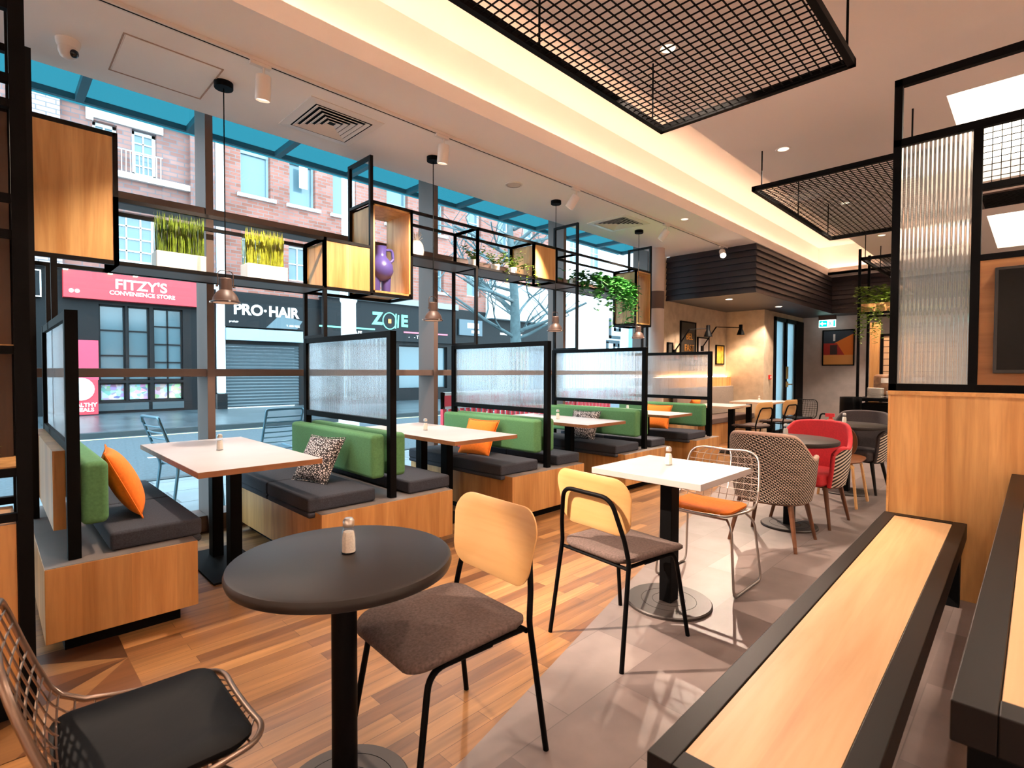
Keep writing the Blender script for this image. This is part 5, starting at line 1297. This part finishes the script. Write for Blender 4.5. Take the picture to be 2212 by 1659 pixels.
t = thing('exit_sign', 'lit green exit sign with arrow and running figure at the far wall', 'exit sign', (12.95, 3.28, 2.36)); 
mb = MB(); mb.box(0, -.16, -.08, .03, .16, .08); bd = mb.build('panel', emis('exit_white', (.85, 1, .95), 1.3), t)
eg = emis('exit_green', (.0, .62, .42), 1.0)
mb = MB(); mb.box(-.004, .0, -.065, 0, .15, .065); mb.box(-.004, -.15, -.065, 0, -.12, .065); mb.build('green_field', eg, bd)
mb = MB(); ew = emis('exit_arrow_white', (.95, 1, .97), 1.4); mb.box(-.008, .02, -.012, -.004, .10, .012); mb.face([(-.006, .085, .045), (-.006, .085, -.045), (-.006, .14, 0)]); mb.build('arrow', ew, bd)
mb = MB(); mb.lathe([(0, -.011), (.011, 0), (0, .011)], 10, (-.006, -.05, .045)); mb.bar((-.005, -.055, .03), (-.005, -.06, -.01), .016); mb.bar((-.005, -.06, -.01), (-.005, -.03, -.05), .012); mb.bar((-.005, -.06, -.01), (-.005, -.1, -.045), .012); mb.bar((-.005, -.055, .025), (-.005, -.03, .005), .009); mb.bar((-.005, -.055, .025), (-.005, -.085, .012), .009); mb.build('running_figure', eg, bd)
mb = MB(); mb.box(0, -.17, .08, .04, .17, .174); mb.build('housing', M['pend'], t)

t = thing('framed_painting', 'framed abstract print in orange, red and navy on the grey far wall', 'painting', (13.3, 3.14, 1.845))
mb = MB(); a, c, f = .31, .395, .022
mb.box(-.035, -a, -c, -.002, -a+f, c); mb.box(-.035, a-f, -c, -.002, a, c); mb.box(-.035, -a, -c, -.002, a, -c+f); mb.box(-.035, -a, c-f, -.002, a, c); mb.build('frame', M['black'], t)
def pnl(nm, colr, pts, d, par):
    mb = MB(); mb.face([(-d, y, z) for y, z in pts]); return mb.build(nm, mat(nm, colr, .6), par)
pr = pnl('print', '#1d2b3a', [(a-f, -c+f), (-a+f, -c+f), (-a+f, c-f), (a-f, c-f)], .012, t)
pnl('orange_shape', '#d9731f', [(.1, .09), (-a+f, .3), (-a+f, -.16), (-.12, -.16)], .013, pr)
pnl('red_shape', '#a3221a', [(a-f, .1), (.03, .1), (-.12, -.16), (a-f, -.16)], .014, pr)
pnl('sand_shape', '#d99a55', [(a-f, -.16), (-a+f, -.16), (-a+f, -c+f), (a-f, -c+f)], .0145, pr)
pnl('dark_shape', '#33160f', [(.16, .06), (.02, .06), (.02, -.15), (.16, -.15)], .015, pr)
pnl('white_shape', '#d8d2d0', [(.1, .15), (.06, .15), (.06, .3), (.1, .3)], .015, pr)

# ================================================================ waiters' station at the far right
t = thing('service_station', 'black framed service counter with posts rising to the ceiling at far right', 'counter', (10.0, 0, 0))
mb = MB(); mb.box(-.03, 1.2, .84, .7, 2.12, .89); mb.build('worktop', M['black'], t)
mb = MB(); mb.box(.02, 1.2, .0, .68, 2.06, .80); mb.build('cabinet', M['black'], t)
for (x, y) in ((0, 2.08), (.66, 2.08), (0, 1.25)): mb = MB(); mb.box(x-.018, y-.018, 0, x+.018, y+.018, ZC); mb.build('post', M['black'], t)
for a in (-.018, .642): mb = MB(); mb.box(a, 1.2, 2.24, a+.036, 2.09, 2.27); mb.build('rail', M['black'], t)
pl = thing('planter_box', 'oak planter box hung in the service station frame with trailing plants', 'planter', (10.0, 1.62, 2.271))
mb = MB(); mb.box(-.05, -.4, 0, .25, .42, .13); mb.build('box', M['oakshelf'], pl)
rnd = random.Random(9); mb = MB()
for k in range(60):
    y = rnd.uniform(-.4, .44); p = Vector((rnd.uniform(-.08, .1), y, .14)); 
    for j in range(12): leafmesh(mb, p + Vector((rnd.gauss(0, .05), rnd.gauss(0, .06), rnd.uniform(0, .28 if y > .1 else .18))), .07, rnd)
for k in range(46):
    y = rnd.uniform(-.35, .48); p = Vector((-.07, y, .1)); L_ = rnd.randint(8, 24)
    for j in range(L_): p = p + Vector((rnd.uniform(-.008, .008), rnd.uniform(-.012, .012), -.028)); leafmesh(mb, p, .045, rnd)
tag(mb.build('foliage', M['fern'], pl, recalc=False), kind='stuff')
for (y, n_, lab) in ((1.86, 13, 'taller stack of white plates on the service counter'), (1.60, 9, 'shorter stack of white plates on the service counter')):
    for k in range(n_):
        t = MB(); t.lathe([(0, 0), (.06, 0), (.115, .010), (.115, .013), (.06, .004), (0, .004)], 28, cap=False)
        o = t.build('plate', M['paper'], None, smooth=40); tag(o, ('white plate in the %s' % lab.replace(' of white plates on the service counter', '')) + ' of the service counter, ' + ('on top' if k == n_-1 else 'below the top one'), 'plate', lab); o.location = (10.14, y, .891+k*.0125)
t = thing('bread_bag', 'bag of bread rolls behind the stacked plates', 'bag', (10.5, 1.72, .891)); mb = MB(); mb.obox((0, 0, .2), .16, .46, .36); mb.build('bag', mat('bread_bag_brown', '#8f6a4e', .5, noise=.4, nscale=16), t, bevel=.05, seg=4); mb = MB(); mb.box(-.082, -.1, .24, -.079, .12, .32); mb.build('paper_label', M['paper'], t)
tp = thing('tiled_hatch', 'black framed tiled panel lit behind the service counter', 'panel', (11.3, 1.75, 0))
mb = MB(); mb.box(0, -.5, .9, .03, .22, 1.95); mb.build('tiles', brickmat('cream_tiles', '#d6b48e', '#dcbc98', '#4d3a2c', .11, .11, .006, .25, 'YZ', 0, .05, 3), tp)
mb = MB(); mb.box(-.02, -.5, 1.95, .04, .26, 1.99); mb.box(-.02, .22, .0, .04, .26, 1.99); mb.build('frame', M['black'], tp); mb = MB(); mb.box(-.02, .27, 0, .04, .42, 2.2); mb.build('oak_post', M['oakshelf'], tp)
spot('counter_lamp', (10.7, 1.65, 2.9), (11.3, 1.7, 1.2), 70, 80, .4, WARM)
t = thing('bar_stool', 'black tub backed stool standing before the service counter', 'stool', (9.55, 2.02, 0))
mb = MB(); mb.lathe([(0, .58), (.17, .58), (.19, .62), (.17, .65), (0, .65)], 28, cap=False); mb.build('seat', M['darkfab'], t, smooth=40)
mb = MB(); mb.grid(20, 4, lambda u, v: Vector((.19*math.cos(-.3+u*3.7), .19*math.sin(-.3+u*3.7), .62+.3*v))); mb.build('backrest', M['black'], t, smooth=60, solid=.02)
for k in range(4): mb = MB(); a = PI/4+k*PI/2; mb.tube([(.12*math.cos(a), .12*math.sin(a), .59), (.2*math.cos(a), .2*math.sin(a), 0)], .012, 8); mb.build('leg', M['black'], t)
t = thing('fire_extinguisher', 'red fire extinguisher on the floor behind the dark grey armchair', 'fire extinguisher', (9.05, 2.22, 0))
mb = MB(); mb.lathe([(0, 0), (.075, 0), (.08, .02), (.08, .5), (.06, .57), (.025, .6), (.025, .63), (0, .63)], 24, cap=False); mb.build('cylinder', mat('extinguisher_red', '#d12b1f', .35), t, smooth=40)
mb = MB(); mb.box(-.02, -.05, .63, .02, .07, .68); mb.build('valve_handle', M['red'], t); mb = MB(); mb.tube(fillet([(0, .03, .66), (-.02, .13, .68), (-.03, .16, .5), (-.02, .1, .2)], .07, 5), .012, 8); mb.build('hose', M['black'], t)
